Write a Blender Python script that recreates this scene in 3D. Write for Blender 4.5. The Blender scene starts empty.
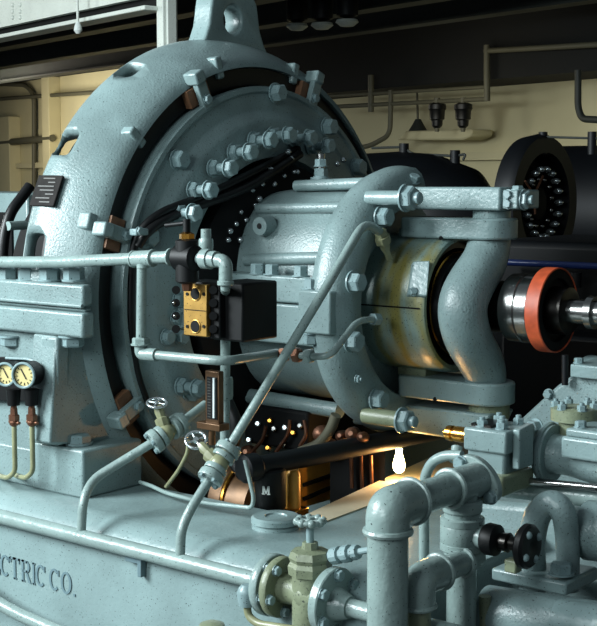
import bpy, bmesh, math, random
from mathutils import Vector as V, Matrix, Quaternion
random.seed(7)
SC = bpy.context.scene
COL = SC.collection
PI = math.pi
R_ = math.radians
# ------------------------------------------------------------------ camera
FPX = 1320.0
AZ, PT = R_(51), R_(5.7)
FH = V((-math.cos(AZ), math.sin(AZ), 0)); RT = V((math.sin(AZ), math.cos(AZ), 0))
FW = FH*math.cos(PT)+V((0, 0, -math.sin(PT))); UP = RT.cross(FW)
AX = 1.45                                    # height of the shaft axis
def ray(px, py): return FW+RT*((px-298.5)/FPX)+UP*((313-py)/FPX)
CAM = V((0, 0, AX))-ray(260, 290)*4.4
def at(px, py, x=None, y=None, z=None):
    """world point seen at a pixel of the photo, on the plane x=, y= or z="""
    d = ray(px, py)
    i, v = (0, x) if x is not None else (1, y) if y is not None else (2, z)
    return CAM+d*((v-CAM[i])/d[i])
cd = bpy.data.cameras.new('camera'); co = bpy.data.objects.new('camera', cd); COL.objects.link(co)
cd.sensor_fit = 'HORIZONTAL'; cd.sensor_width = 36; cd.lens = FPX/597*36; cd.clip_end = 100
m3 = Matrix((RT, UP, -FW)).transposed(); co.matrix_world = Matrix.Translation(CAM) @ m3.to_4x4()
SC.camera = co

# ------------------------------------------------------------------ materials
def lin(c): return tuple((v/12.92 if v <= .04045 else ((v+.055)/1.055)**2.4) for v in [q/255 for q in c])+(1,)
def mat(name, rgb, rough=.5, metal=0., var=.0, vscale=6., bump=0., bscale=90., speck=0., speck_rgb=(30, 38, 40), spec=.5, coat=0., stain=None):
    m = bpy.data.materials.new(name); m.use_nodes = True
    nt = m.node_tree; n = nt.nodes; L = nt.links; b = n['Principled BSDF']
    b.inputs['Roughness'].default_value = rough; b.inputs['Metallic'].default_value = metal
    b.inputs['Specular IOR Level'].default_value = spec; b.inputs['Coat Weight'].default_value = coat
    c = lin(rgb); b.inputs['Base Color'].default_value = c
    tc = n.new('ShaderNodeTexCoord'); src = None
    def noise(scale, detail=3.):
        t = n.new('ShaderNodeTexNoise'); t.inputs['Scale'].default_value = scale; t.inputs['Detail'].default_value = detail
        L.new(tc.outputs['Object'], t.inputs['Vector']); return t.outputs['Fac']
    def mix(fac, a, bb):
        x = n.new('ShaderNodeMix'); x.data_type = 'RGBA'
        L.new(fac, x.inputs[0])
        if isinstance(a, tuple): x.inputs[6].default_value = a
        else: L.new(a, x.inputs[6])
        x.inputs[7].default_value = bb; return x.outputs[2]
    def ramp(fac, p0, p1):
        r = n.new('ShaderNodeMapRange'); r.inputs[1].default_value = p0; r.inputs[2].default_value = p1
        L.new(fac, r.inputs[0]); return r.outputs[0]
    if var:
        src = mix(ramp(noise(vscale, 5.), .35, .7), tuple(v*(1-var) for v in c[:3])+(1,), tuple(min(1, v*(1+var)) for v in c[:3])+(1,))
    if stain:
        mp = n.new('ShaderNodeMapping'); mp.inputs['Scale'].default_value = stain[1]; L.new(tc.outputs['Object'], mp.inputs['Vector'])
        t = n.new('ShaderNodeTexNoise'); t.inputs['Scale'].default_value = stain[2]; t.inputs['Detail'].default_value = 4
        L.new(mp.outputs[0], t.inputs['Vector'])
        src = mix(ramp(t.outputs['Fac'], stain[3], stain[3]+.16), src if src else c, lin(stain[0]))
    if speck:
        src = mix(ramp(noise(210., 2.), .70-speck*.1, .735-speck*.1), src if src else c, lin(speck_rgb))
    if src: L.new(src, b.inputs['Base Color'])
    if bump:
        bp = n.new('ShaderNodeBump'); bp.inputs['Strength'].default_value = bump; bp.inputs['Distance'].default_value = .004
        L.new(noise(bscale, 3.), bp.inputs['Height']); L.new(bp.outputs[0], b.inputs['Normal'])
    return m
def emit(name, rgb, s):
    m = bpy.data.materials.new(name); m.use_nodes = True; n = m.node_tree.nodes; n.clear()
    e = n.new('ShaderNodeEmission'); e.inputs[0].default_value = lin(rgb); e.inputs[1].default_value = s
    o = n.new('ShaderNodeOutputMaterial'); m.node_tree.links.new(e.outputs[0], o.inputs[0]); return m
M = {}
M['paint'] = mat('grey_blue_machine_paint', (122, 142, 142), .3, var=.14, vscale=5, bump=.3, bscale=80, speck=.3)
M['rough'] = mat('grey_blue_cast_paint', (117, 136, 136), .32, var=.16, vscale=7, bump=.4, bscale=150, speck=.35)
M['pipe'] = mat('grey_blue_pipe_paint', (128, 146, 143), .27, var=.12, vscale=9, bump=.4, bscale=70, speck=.25)
M['housing'] = mat('oil_stained_paint', (122, 145, 140), .36, var=.12, vscale=6, bump=.3, bscale=55, speck=.5, stain=((132, 124, 66), (3, 1, .35), 5., .50))
M['yellowed'] = mat('oil_yellowed_paint', (118, 126, 102), .4, var=.15, vscale=14, bump=.3, speck=.5)
M['bolt'] = mat('painted_bolt_heads', (124, 146, 148), .36, var=.1, vscale=20, speck=.45)
M['letter'] = mat('shaded_letter_paint', (96, 118, 124), .45)  # same paint as the bed, darkened to put the letters' shading into the colour
M['steel'] = mat('bright_turned_steel', (150, 150, 148), .22, 1., var=.1, vscale=20)
M['darksteel'] = mat('oily_dark_steel', (58, 56, 54), .3, 1., var=.2)
M['black'] = mat('black_rubber', (7, 8, 9), .42, spec=.35)
M['blackbox'] = mat('black_enamel_box', (6, 8, 9), .5, spec=.25)
M['bronze'] = mat('dark_bronze', (88, 64, 42), .4, .6, var=.25, vscale=30)
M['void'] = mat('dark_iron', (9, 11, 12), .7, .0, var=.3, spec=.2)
M['brass'] = mat('dull_brass', (178, 140, 74), .38, .75, var=.15, vscale=30, speck=.3)
M['brightbrass'] = mat('polished_brass', (196, 140, 62), .22, 1., var=.1)
M['gold'] = mat('amber_lacquered_brass', (206, 152, 66), .4, .25, var=.2, vscale=12)
M['copper'] = mat('copper_fittings', (118, 82, 64), .4, .8, var=.2, vscale=40)
M['tanwood'] = mat('tan_fibre_spacer', (112, 78, 54), .6, var=.25, vscale=30)
M['orange'] = mat('orange_enamel', (178, 74, 40), .5, var=.22, vscale=30)
M['white'] = mat('white_gloss_paint', (205, 212, 208), .35, speck=.3)
M['dial'] = mat('cream_dial', (196, 182, 126), .5)
M['ink'] = mat('black_dial_ink', (18, 16, 12), .6)
M['plate'] = mat('dark_bronze_plate', (34, 32, 31), .7, .0, spec=.1, var=.2, vscale=40)
M['plateink'] = mat('worn_plate_lettering', (72, 72, 68), .5, 0.)
M['tube'] = mat('olive_tubing', (128, 130, 100), .35, var=.15, vscale=20)
M['chrome'] = mat('plated_handwheel', (196, 204, 206), .2, .85)
M['wall'] = mat('cream_wall_plaster', (196, 188, 152), .8, var=.08, vscale=1.5)
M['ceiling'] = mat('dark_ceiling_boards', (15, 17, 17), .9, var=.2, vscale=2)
M['floor'] = mat('dark_oily_concrete', (52, 56, 56), .5, var=.2, vscale=3)
M['girder'] = mat('white_girder_paint', (196, 202, 194), .5, var=.06, speck=.3)
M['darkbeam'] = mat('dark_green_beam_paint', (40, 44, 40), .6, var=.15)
M['navy'] = mat('navy_machine_enamel', (7, 10, 14), .5, var=.2, spec=.3)
M['navybar'] = mat('navy_rail_paint', (30, 46, 96), .3)
M['slab'] = mat('cream_concrete', (186, 176, 150), .55, var=.1, vscale=8, bump=.2)
M['glass'] = mat('thermometer_tube', (215, 225, 225), .15)
M['conduit'] = mat('grey_conduit', (84, 82, 66), .6)
M['bulb'] = emit('lit_bulb_glass', (255, 222, 150), 30.)

# ------------------------------------------------------------------ mesh builder
def basis(d):
    d = V(d).normalized(); a = V((0, 0, 1)) if abs(d.z) < .9 else V((1, 0, 0))
    u = a.cross(d).normalized(); return u, d.cross(u), d
class MB:
    def __init__(s): s.bm = bmesh.new()
    def ring_faces(s, r0, r1, closed=True):
        n = len(r0)
        for i in range(n if closed else n-1):
            j = (i+1) % n
            try: s.bm.faces.new((r0[i], r0[j], r1[j], r1[i]))
            except ValueError: pass
    def cap(s, r):
        try: s.bm.faces.new(r)
        except ValueError: pass
    def hexa(s, pts):                      # eight corners: bottom 4, top 4
        v = [s.bm.verts.new(p) for p in pts]
        for f in ((0, 3, 2, 1), (4, 5, 6, 7), (0, 1, 5, 4), (1, 2, 6, 5), (2, 3, 7, 6), (3, 0, 4, 7)):
            s.bm.faces.new([v[i] for i in f])
        return s
    def box(s, lo, hi):
        x0, y0, z0 = lo; x1, y1, z1 = hi
        return s.hexa([(x0, y0, z0), (x1, y0, z0), (x1, y1, z0), (x0, y1, z0), (x0, y0, z1), (x1, y0, z1), (x1, y1, z1), (x0, y1, z1)])
    def cbox(s, c, size, rot=None):
        h = V(size)/2; rot = rot or Matrix.Identity(3); c = V(c)
        P = [(-1, -1, -1), (1, -1, -1), (1, 1, -1), (-1, 1, -1), (-1, -1, 1), (1, -1, 1), (1, 1, 1), (-1, 1, 1)]
        return s.hexa([c+rot @ V((p[0]*h.x, p[1]*h.y, p[2]*h.z)) for p in P])
    def lathe(s, prof, c, d, seg=48, caps=True, a0=0., a1=2*PI, closed_prof=False):
        """prof: list of (distance along d from c, radius)"""
        u, w, d = basis(d); c = V(c); full = abs(a1-a0-2*PI) < 1e-6
        k = seg if full else seg+1; rings = []
        for t, r in prof:
            rings.append([s.bm.verts.new(c+d*t+(u*math.cos(a0+(a1-a0)*i/seg)+w*math.sin(a0+(a1-a0)*i/seg))*max(r, 1e-4)) for i in range(k)])
        for a, b in zip(rings, rings[1:]): s.ring_faces(a, b, full)
        if closed_prof: s.ring_faces(rings[-1], rings[0], full)
        if caps and full and not closed_prof: s.cap(rings[0][::-1]); s.cap(rings[-1])
        if not full:
            s.cap([r[0] for r in rings]); s.cap([r[-1] for r in rings][::-1])
        return s
    def cyl(s, p0, p1, r, r1=None, seg=24):
        p0, p1 = V(p0), V(p1); d = p1-p0
        return s.lathe([(0, r), (d.length, r if r1 is None else r1)], p0, d, seg)
    def tube(s, pts, r, seg=14, bend=0., closed=False, radii=None, n=6):
        pts = [V(p) for p in pts]
        if bend and len(pts) > 2:
            out = [pts[0]]
            for a, b, c in zip(pts, pts[1:], pts[2:]):
                q = min(bend, (a-b).length*.48, (c-b).length*.48); p, e = b+(a-b).normalized()*q, b+(c-b).normalized()*q
                for i in range(n+1):
                    t = i/n; out.append(p*(1-t)**2+b*2*t*(1-t)+e*t*t)
            pts = out+[pts[-1]]
        N = len(pts); rings = []; u = None
        for i, p in enumerate(pts):
            if closed: d = (pts[(i+1) % N]-pts[i-1]).normalized()
            else: d = ((pts[min(i+1, N-1)]-p).normalized()+(p-pts[max(i-1, 0)]).normalized()).normalized()
            if u is None: u = basis(d)[0]
            else: u = (u-d*u.dot(d)).normalized()
            w = d.cross(u); rr = radii[i] if radii else r
            rings.append([s.bm.verts.new(p+(u*math.cos(2*PI*k/seg)+w*math.sin(2*PI*k/seg))*rr) for k in range(seg)])
        for a, b in zip(rings, rings[1:]): s.ring_faces(a, b)
        if closed: s.ring_faces(rings[-1], rings[0])
        else: s.cap(rings[0][::-1]); s.cap(rings[-1])
        return s
    def ball(s, c, r, sc=(1, 1, 1), u=16, v=10):
        bmesh.ops.create_uvsphere(s.bm, u_segments=u, v_segments=v, radius=1, matrix=Matrix.Translation(V(c)) @ Matrix.Diagonal((r*sc[0], r*sc[1], r*sc[2], 1)))
        return s
    def torus(s, c, d, R, r, seg=32, ms=10):
        u, w, d = basis(d); c = V(c)
        return s.tube([c+(u*math.cos(2*PI*i/seg)+w*math.sin(2*PI*i/seg))*R for i in range(seg)], r, ms, closed=True)
    def prism(s, poly, ax):                # poly: world points of one face; ax: extrusion vector
        a = [s.bm.verts.new(V(p)) for p in poly]; b = [s.bm.verts.new(V(p)+V(ax)) for p in poly]
        s.cap(a[::-1]); s.cap(b); s.ring_faces(a, b); return s
    def mesh(s, name, origin, angle=38):
        bmesh.ops.recalc_face_normals(s.bm, faces=s.bm.faces[:])
        me = bpy.data.meshes.new(name); bmesh.ops.translate(s.bm, verts=s.bm.verts[:], vec=-V(origin))
        s.bm.to_mesh(me); s.bm.free()
        for p in me.polygons: p.use_smooth = True
        me.set_sharp_from_angle(angle=R_(angle)); return me
def wloc(o):
    l = V((0, 0, 0))
    while o: l = l+o.location; o = o.parent
    return l
def tag(o, label, cat, group=None):
    o['label'] = label; o['category'] = cat
    if group: o['group'] = group
    return o
def bev(o, w, seg=2):
    if w:
        b = o.modifiers.new('bevel', 'BEVEL'); b.width = w; b.segments = seg; b.limit_method = 'ANGLE'; b.angle_limit = R_(40); b.harden_normals = False
    return o
def thing(name, label, cat, loc, group=None):
    o = bpy.data.objects.new(name, None); o.empty_display_size = .05; COL.objects.link(o); o.location = loc
    return tag(o, label, cat, group)
def part(name, mb, mk, parent, bevel=0., label=None, angle=38):
    o = bpy.data.objects.new(name, mb.mesh(name, wloc(parent), angle)); o.data.materials.append(M[mk]); COL.objects.link(o); o.parent = parent
    if label: o['label'] = label
    return bev(o, bevel)
def solo(name, mb, mk, label, cat, bevel=0., group=None, kind=None):
    mb.bm.verts.ensure_lookup_table(); vs = [v.co for v in mb.bm.verts]
    org = V((sum(v.x for v in vs)/len(vs), sum(v.y for v in vs)/len(vs), min(v.z for v in vs)))
    o = bpy.data.objects.new(name, mb.mesh(name, org)); o.data.materials.append(M[mk]); o.location = org; COL.objects.link(o)
    if kind: o['kind'] = kind
    if label: tag(o, label, cat, group)
    return bev(o, bevel)
_bolts = {}
def bolt(p, d, r, parent, name='bolt', h=None, mk='bolt', nut=False):
    """hex head on a washer, its seat at p, standing along d"""
    h = h or r*1.15; key = (round(r, 4), round(h, 4), mk, nut)
    if key not in _bolts:
        b = MB(); b.lathe([(0, r*1.25), (r*.18, r*1.25)], (0, 0, 0), (0, 0, 1), 20)
        hx = MB()
        b.lathe([(r*.18, r*1.08), (h-r*.15, r*1.08), (h, r*.92)], (0, 0, 0), (0, 0, 1), 6)
        if nut: b.lathe([(h, r*.55), (h+r*.5, r*.55), (h+r*.6, r*.42)], (0, 0, 0), (0, 0, 1), 14)
        hx.bm.free(); me = b.mesh(name, (0, 0, 0), 30); me.materials.append(M[mk]); _bolts[key] = me
    o = bpy.data.objects.new(name, _bolts[key]); COL.objects.link(o); o.parent = parent
    o.location = V(p)-wloc(parent); o.rotation_mode = 'QUATERNION'
    o.rotation_quaternion = V((0, 0, 1)).rotation_difference(V(d)) @ Quaternion((0, 0, 1), random.uniform(0, 1))
    return o
def pol(x, r, deg): return V((x, r*math.cos(R_(deg)), AX+r*math.sin(R_(deg))))   # point around the shaft axis
from mathutils.bvhtree import BVHTree
def hit(o, px, py):
    """point and normal where the sight line through a photo pixel meets a built part"""
    me = o.data; t = BVHTree.FromPolygons([v.co for v in me.vertices], [p.vertices for p in me.polygons]); w = wloc(o)
    l, n, _, _ = t.ray_cast(CAM-w, ray(px, py).normalized())
    if l is None: l, n, _, _ = t.find_nearest(at(px, py, y=w.y)-w)
    return l+w, (n if n.dot(ray(px, py)) < 0 else -n)
XD, YD, ZD = V((1, 0, 0)), V((0, 1, 0)), V((0, 0, 1))
# ================================================================== the hall (turned 13.4 degrees against the machine)
HR = Matrix.Rotation(R_(-13.4), 3, 'Z')
def H(x, y, z): return HR @ V((x, y, z))
def hbox(mb, lo, hi):
    x0, y0, z0 = lo; x1, y1, z1 = hi
    return mb.hexa([H(*p) for p in ((x0, y0, z0), (x1, y0, z0), (x1, y1, z0), (x0, y1, z0), (x0, y0, z1), (x1, y0, z1), (x1, y1, z1), (x0, y1, z1))])
WY, CZ = 7.0, 3.4
def hat(px, py, y):
    """world point seen at a pixel on the hall plane y'=y"""
    d = ray(px, py); n = H(0, 1, 0); return CAM+d*((y-CAM.dot(n))/d.dot(n))
solo('floor', hbox(MB(), (-45, -7, -.1), (9, WY+.3, 0)), 'floor', None, None, kind='structure')
solo('wall_back', hbox(MB(), (-45, WY, 0), (9, WY+.25, CZ+.3)), 'wall', None, None, kind='structure')
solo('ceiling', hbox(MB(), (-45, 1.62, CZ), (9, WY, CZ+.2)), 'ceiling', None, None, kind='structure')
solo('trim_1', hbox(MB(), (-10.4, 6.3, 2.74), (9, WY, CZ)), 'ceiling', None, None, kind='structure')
solo('trim_2', hbox(MB(), (-45, WY-.1, 2.02), (9, WY, 2.1)), 'wall', None, None, kind='structure')
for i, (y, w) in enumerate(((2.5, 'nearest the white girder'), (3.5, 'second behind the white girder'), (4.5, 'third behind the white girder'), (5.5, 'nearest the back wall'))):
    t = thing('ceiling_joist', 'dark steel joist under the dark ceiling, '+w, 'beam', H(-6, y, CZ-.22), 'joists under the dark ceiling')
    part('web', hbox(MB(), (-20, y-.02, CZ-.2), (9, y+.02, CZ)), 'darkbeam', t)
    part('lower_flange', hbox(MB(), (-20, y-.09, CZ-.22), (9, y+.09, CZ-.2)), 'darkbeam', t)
# white girder and its column, upper left
t = thing('roof_girder', 'white riveted steel girder crossing above the left of the generator', 'girder', H(-6, 1.5, 2.75))
part('web', hbox(MB(), (-12, 1.40, 2.855), (-2.98, 1.44, CZ+.3)), 'girder', t)
part('lower_flange', hbox(MB(), (-12, 1.36, 2.775), (-2.98, 1.50, 2.80)), 'girder', t, .006)
part('gap_shade_strip', hbox(MB(), (-12, 1.47, 2.80), (-2.98, 1.49, 2.86)), 'void', t)  # dark strip painted in for the shade between web and flange
for px in (13, 20.5):
    for py in (5, 11.5, 17.5):
        p = hat(px, py, 1.40); part('rivet', MB().ball(p, .016, (1, 1, 1), 12, 8), 'girder', t)
t = thing('roof_column', 'white steel column standing behind the top of the generator', 'column', H(-2.9, 1.55, 0))
part('shaft', hbox(MB(), (-3.0, 1.45, 0), (-2.93, 1.55, CZ+.3)), 'girder', t, .006)
part('side_plate', hbox(MB(), (-2.93, 1.47, 0), (-2.91, 1.53, CZ+.3)), 'girder', t, .004)
part('base_plate', hbox(MB(), (-3.1, 1.38, 0), (-2.8, 1.62, .04)), 'girder', t)
a = hat(77, 2, 1.3); b = hat(78, 27, 1.3)
t = thing('hanging_insulator', 'small white insulator rod hanging in front of the white girder', 'insulator', b)
part('rod', MB().tube([a+V((0, 0, .3)), b], .008), 'girder', t); part('cap', MB().lathe([(0, .012), (.02, .026), (.05, .02), (.07, .01)], b-V((0, 0, .04)), ZD, 16), 'white', t)
# pipes on the wall at the left
solo('wall_conduit', MB().tube([hat(-30, 83, 6.9), hat(26, 85, 6.9), hat(34, 95, 6.9), hat(34, 200, 6.9)], .035, bend=.2), 'conduit', 'grey conduit bending down the cream wall at the far left', 'conduit')
solo('wall_pipe', MB().tube([hat(-30, 146, 6.85), hat(53, 138, 6.85)], .055), 'conduit', 'thick horizontal tan pipe low on the cream wall, far left', 'pipe')
solo('slim_pipe', MB().tube([hat(-30, 101, 6.85), hat(100, 92, 6.85)], .03), 'conduit', 'slim horizontal pipe high on the cream wall, far left', 'pipe')
p = hat(49, 0, 6.9); q = HR.inverted() @ p
solo('wall_pilaster', hbox(MB(), (q.x-.12, 6.8, 0), (q.x+.12, 7, CZ)), 'wall', 'narrow cream pilaster beside the generator rim', 'pilaster', .01)
p = hat(5, 0, 6.9); q = HR.inverted() @ p
solo('wall_pilaster', hbox(MB(), (q.x-.3, 6.8, 0), (q.x+.25, 7, 2.85)), 'wall', 'wide cream pilaster at the far left edge', 'pilaster', .01)
# conduits, pendants and rack on the right
Y = 6.2
t = thing('conduit_rack', 'grey conduit rack hanging before the back wall, two dark insulators under it', 'conduit rack', hat(430, 100, Y))
part('upper_bar', MB().tube([hat(330, 96, Y), hat(487, 87, Y)], .018), 'conduit', t)
part('lower_bar', MB().tube([hat(330, 107, Y), hat(487, 99, Y)], .022), 'conduit', t)
part('end_post', MB().tube([hat(487, 45, Y), hat(487, 101, Y)], .03), 'conduit', t)
part('top_bar', MB().tube([hat(485, 51, Y), hat(640, 42, Y)], .025), 'conduit', t)
part('post', MB().tube([hat(371, 75, Y), hat(371, 112, Y)], .03), 'conduit', t)
part('drop_pipe', MB().tube([hat(391, 90, Y), hat(390, 135, Y), hat(370, 146, Y), hat(340, 150, Y)], .025, bend=.1), 'conduit', t)
for px, w in ((437, 'left'), (463, 'right')):
    c = hat(px, 103, Y); b = hat(px, 128, Y); h = (c-b).length
    t2 = thing('post_insulator', 'dark ribbed insulator hanging from the conduit rack, %s one' % w, 'insulator', b, 'insulators under the conduit rack')
    part('body', MB().lathe([(0, .03), (.02, .05), (h*.3, .055), (h*.35, .07), (h*.7, .075), (h*.75, .085), (h*.93, .085), (h, .05)], b, ZD, 20), 'black', t2)
    part('cap', MB().lathe([(0, .03), (.06, .03)], c-V((0, 0, .01)), ZD, 14), 'conduit', t2)
    part('tip', MB().lathe([(0, .02), (.04, .026)], b-V((0, 0, .035)), ZD, 14), 'conduit', t2)
t = thing('wall_lamp', 'long tan reflector lamp on the back wall, below the conduit rack', 'lamp', hat(418, 140, 6.7))
part('reflector', MB().prism([hat(x, y, 6.6) for x, y in ((396, 140), (405, 131), (472, 129), (471, 136), (462, 140))], H(0, .3, 0)), 'wall', t, .02)
part('neck', MB().lathe([(0, .1), (.08, .05), (.12, .03)], hat(418, 131, 6.7), ZD, 16), 'darkbeam', t)
part('cord', MB().tube([hat(418, 127, 6.7), hat(417, 88, 6.7)], .012), 'conduit', t)
solo('bent_conduit', MB().tube([hat(578, 70, 6.2), hat(578, 108, 6.2), hat(582, 119, 6.2), hat(640, 122, 6.2)], .03, bend=.12), 'darkbeam', 'dark conduit bending to the right on the back wall, upper right', 'conduit')
for px, py, w in ((297, 29, 'left'), (322, 28, 'middle'), (347, 25, 'right')):
    b = hat(px, py, 4.0); h = .5
    t2 = thing('hanging_bushing', 'dark bushing with a pale foot hanging from the ceiling, %s of three' % w, 'bushing', b, 'bushings hanging over the generator')
    part('body', MB().lathe([(.05, .03), (.07, .085), (.3, .09), (.34, .06), (1.1, .05)], b, ZD, 18), 'navy', t2)
    part('foot', MB().lathe([(0, .05), (.03, .09), (.05, .08)], b-V((0, 0, .01)), ZD, 18), 'girder', t2)
solo('bus_bar', MB().tube([hat(225, 4, 4.0), hat(330, -14, 4.0)], .04), 'girder', 'pale bar under the ceiling just right of the lifting lug', 'bar')
# dark machines behind
yb = 2.6
c = at(546, 203, y=yb)
t = thing('background_motor', 'dark round motor with open wound end, behind the orange ring at right', 'motor', c-V((.3, 0, .4)))
part('casing', MB().lathe([(-.13, .2), (-.11, .33), (-.03, .345), (0, .33), (0, .25), (-.15, .24), (-.15, .05)], c, XD, 56, caps=False), 'navy', t, label='dark navy round casing')
part('rotor', MB().lathe([(-.14, .23), (-.10, .10), (-.04, .08), (-.02, .04)], c, XD, 40), 'void', t)
for i in range(18):
    a = 2*PI*i/18; part('winding_end', MB().ball(c+V((-.02, .17*math.cos(a), .17*math.sin(a))), .017, (1.6, 1, 1), 10, 8), 'chrome', t)
for i in range(12):
    a = 2*PI*i/12+.2; part('winding_end', MB().ball(c+V((-.04, .12*math.cos(a), .12*math.sin(a))), .012, (1.6, 1, 1), 10, 8), 'steel', t)
q = [at(x, y, x=c.x+.03) for x, y in ((525, 181), (534, 195), (543, 176), (535, 214))]
part('brush_lead', MB().tube([q[0], q[1], q[3]], .005, 8), 'copper', t); part('brush_lead', MB().tube([q[2], q[1], q[3]], .006, 8), 'copper', t)
part('foot', MB().box((c.x-.10, c.y-.2, 0), (c.x-.03, c.y+.2, c.z-.28)), 'navy', t)
for px in (543, 592):
    p = at(px, 142, y=yb); part('bracket_post', MB().cyl(p-V((0, 0, .06)), p+V((0, 0, .05)), .022), 'navy', t)
part('top_rod', MB().tube([at(528, 146, y=yb), at(528, 137, y=yb), at(545, 137, y=yb), at(620, 139, y=yb)], .006, 8, bend=.02), 'darkbeam', t)
c2 = at(668, 215, y=4.2)
t = thing('background_casing', 'large dark casing at the right edge, behind the wound motor', 'machine casing', V((c2.x, c2.y, 0)))
part('shell', MB().lathe([(-.75, .3), (-.7, .42), (.5, .42), (.55, .3)], c2, XD, 48), 'navy', t)
part('foot', MB().box((c2.x-.6, c2.y-.3, 0), (c2.x+.4, c2.y+.3, c2.z-.3)), 'navy', t)
yc = 3.4
c = at(392, 220, y=yc)
t = thing('background_generator', 'long dark round machine casing before the wall, behind the bearing', 'machine casing', V((c.x, c.y, 0)))
part('shell', MB().lathe([(-.6, .3), (-.55, .40), (.05, .42), (.3, .40), (.55, .32), (.7, .16)], c, XD, 48), 'navy', t)
part('foot', MB().box((c.x-.5, c.y-.3, 0), (c.x+.2, c.y+.3, c.z-.3)), 'navy', t)
for px, py in ((404, 150), (455, 157)):
    p = at(px, py, y=yc); part('bracket_post', MB().cyl(p-V((0, 0, .09)), p+V((0, 0, .04)), .03), 'navy', t)
part('top_rod', MB().tube([at(372, 148, y=yc), at(404, 147, y=yc), at(412, 154, y=yc), at(455, 156, y=yc), at(466, 154, y=yc), at(463, 160, y=yc)], .008, 8, bend=.03), 'darkbeam', t)
yd = 1.5
t = thing('background_turbine', 'dark navy machine in shadow behind the shaft coupling, lower right', 'machine', V((.9, yd+.4, 0)))
part('body', MB().box((-.1, yd+.1, 0), (2.2, yd+.9, 1.56)), 'navy', t, .03)
part('lower_case', MB().box((.1, yd-.1, 0), (2.2, yd+.1, 1.2)), 'navy', t, .02)
for i in range(5):
    p = at(508+i*17, 292-i*3.0, y=yd+.0); part('stud', MB().cyl(p-V((0, 0, .03)), p+V((0, 0, .03)), .022), 'navy', t)
solo('blue_rail', MB().tube([at(500, 262, y=yd), at(590, 266, y=yd), at(640, 268, y=yd)], .014), 'navybar', 'slim blue rail running behind the shaft coupling', 'rail')
# ================================================================== bedplate
def bed_section(sy):
    P = [(.6, .1), (.6, .905), (.885, .905)]
    P += [(.885+.10*math.sin(R_(a)), .805+.10*math.cos(R_(a))) for a in range(10, 91, 10)]+[(.985, .1)]
    return [(y*sy, z) for y, z in P]
bed = thing('bedplate', 'grey-blue cast bedplate carrying the generator, raised lettering on its side', 'machine base', V((.3, 0, 0)))
part('near_rail', MB().prism([(-2.6, y, z) for y, z in bed_section(-1)], (3.82, 0, 0)), 'paint', bed, angle=30)
part('far_rail', MB().prism([(-2.6, y, z) for y, z in bed_section(1)], (5.4, 0, 0)), 'paint', bed)
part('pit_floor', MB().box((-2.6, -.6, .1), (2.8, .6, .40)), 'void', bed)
a = at(306, 514.5, z=.903); b = at(450, 448, z=.903); d = (b-a).normalized(); a2 = a-d*.02; b2 = a+d*1.45
c1 = at(330, 519.5, z=.905); c2_ = at(373, 503.5, z=.905); dl_ = (c2_-c1).normalized(); e1_ = c1-dl_*.15; e2_ = c1+dl_*1.3
part('cross_slab', MB().prism([a2, b2, e2_, e1_], (0, 0, -.12)), 'slab', bed, label='cream edge strip')
part('platform', MB().prism([e1_-V((0, 0, .004)), e2_-V((0, 0, .004)), V((1.25, e2_.y, .901)), V((1.25, e1_.y, .901))], (0, 0, -.12)), 'paint', bed)
# lettering
def letter(mb, ch, x0, w, h, org):
    T, S = .2*w, .1*h                      # thick and thin strokes
    def B(x, z, ww, hh): mb.box((org.x+x0+x, org.y-.003, org.z+z), (org.x+x0+x+ww, org.y+.004, org.z+z+hh))
    def arc(a0, a1, n=20):
        o_, i_ = [], []
        for k in range(n+1):
            a = R_(a0+(a1-a0)*k/n); o_.append((w/2+w/2*math.cos(a), h/2+h/2*math.sin(a))); i_.append((w/2+(w/2-T)*math.cos(a), h/2+(h/2-S)*math.sin(a)))
        for k in range(n):
            q = [o_[k], o_[k+1], i_[k+1], i_[k]]
            mb.prism([V((org.x+x0+x, org.y-.003, org.z+z)) for x, z in q], (0, .007, 0))
    def stem(x, hh=h): B(x, 0, T, hh); B(x-T*.4, 0, T*1.8, S*.7); B(x-T*.4, hh-S*.7, T*1.8, S*.7)
    if ch in 'EL':
        stem(T*.4); B(T*.4, 0, w*.85, S); B(w*.85, 0, S*.8, h*.28)
        if ch == 'E': B(T*.4, h-S, w*.85, S); B(w*.85, h*.76, S*.8, h*.24); B(T, h*.46, w*.55, S)
    elif ch == 'T': stem(w/2-T/2); B(0, h-S, w, S); B(0, h*.76, S*.8, h*.24); B(w-S*.8, h*.76, S*.8, h*.24)
    elif ch == 'I': stem(T*.4)
    elif ch == 'C': arc(48, 312); B(w*.84, h*.7, S*.8, h*.26)
    elif ch == 'O': arc(0, 360, 28)
    elif ch == 'R':
        stem(T*.4); B(T, h-S, w*.5, S); B(T, h*.46, w*.5, S); n = 10
        for k in range(n):
            q = []
            for kk, (rx, rz) in ((k, (.36*w, .27*h)), (k+1, (.36*w, .27*h)), (k+1, (.36*w-T, .27*h-S)), (k, (.36*w-T, .27*h-S))):
                a = R_(-90+180*kk/n); q.append((w*.55+rx*math.cos(a), h*.73+rz*math.sin(a)))
            mb.prism([V((org.x+x0+x, org.y-.003, org.z+z)) for x, z in q], (0, .007, 0))
        mb.prism([V((org.x+x0+x, org.y-.003, org.z+z)) for x, z in ((w*.45, h*.48), (w*.45+T, h*.48), (w*1.02, 0), (w*1.02-T*1.2, 0))], (0, .007, 0))
    elif ch == '.': B(0, 0, T, T)
YS = -.985
zb = at(40, 586, y=YS).z
def lx(px): return at(px, 588, y=YS).x
hL = at(66, 570.5, y=YS).z-at(66, 592.5, y=YS).z
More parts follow.
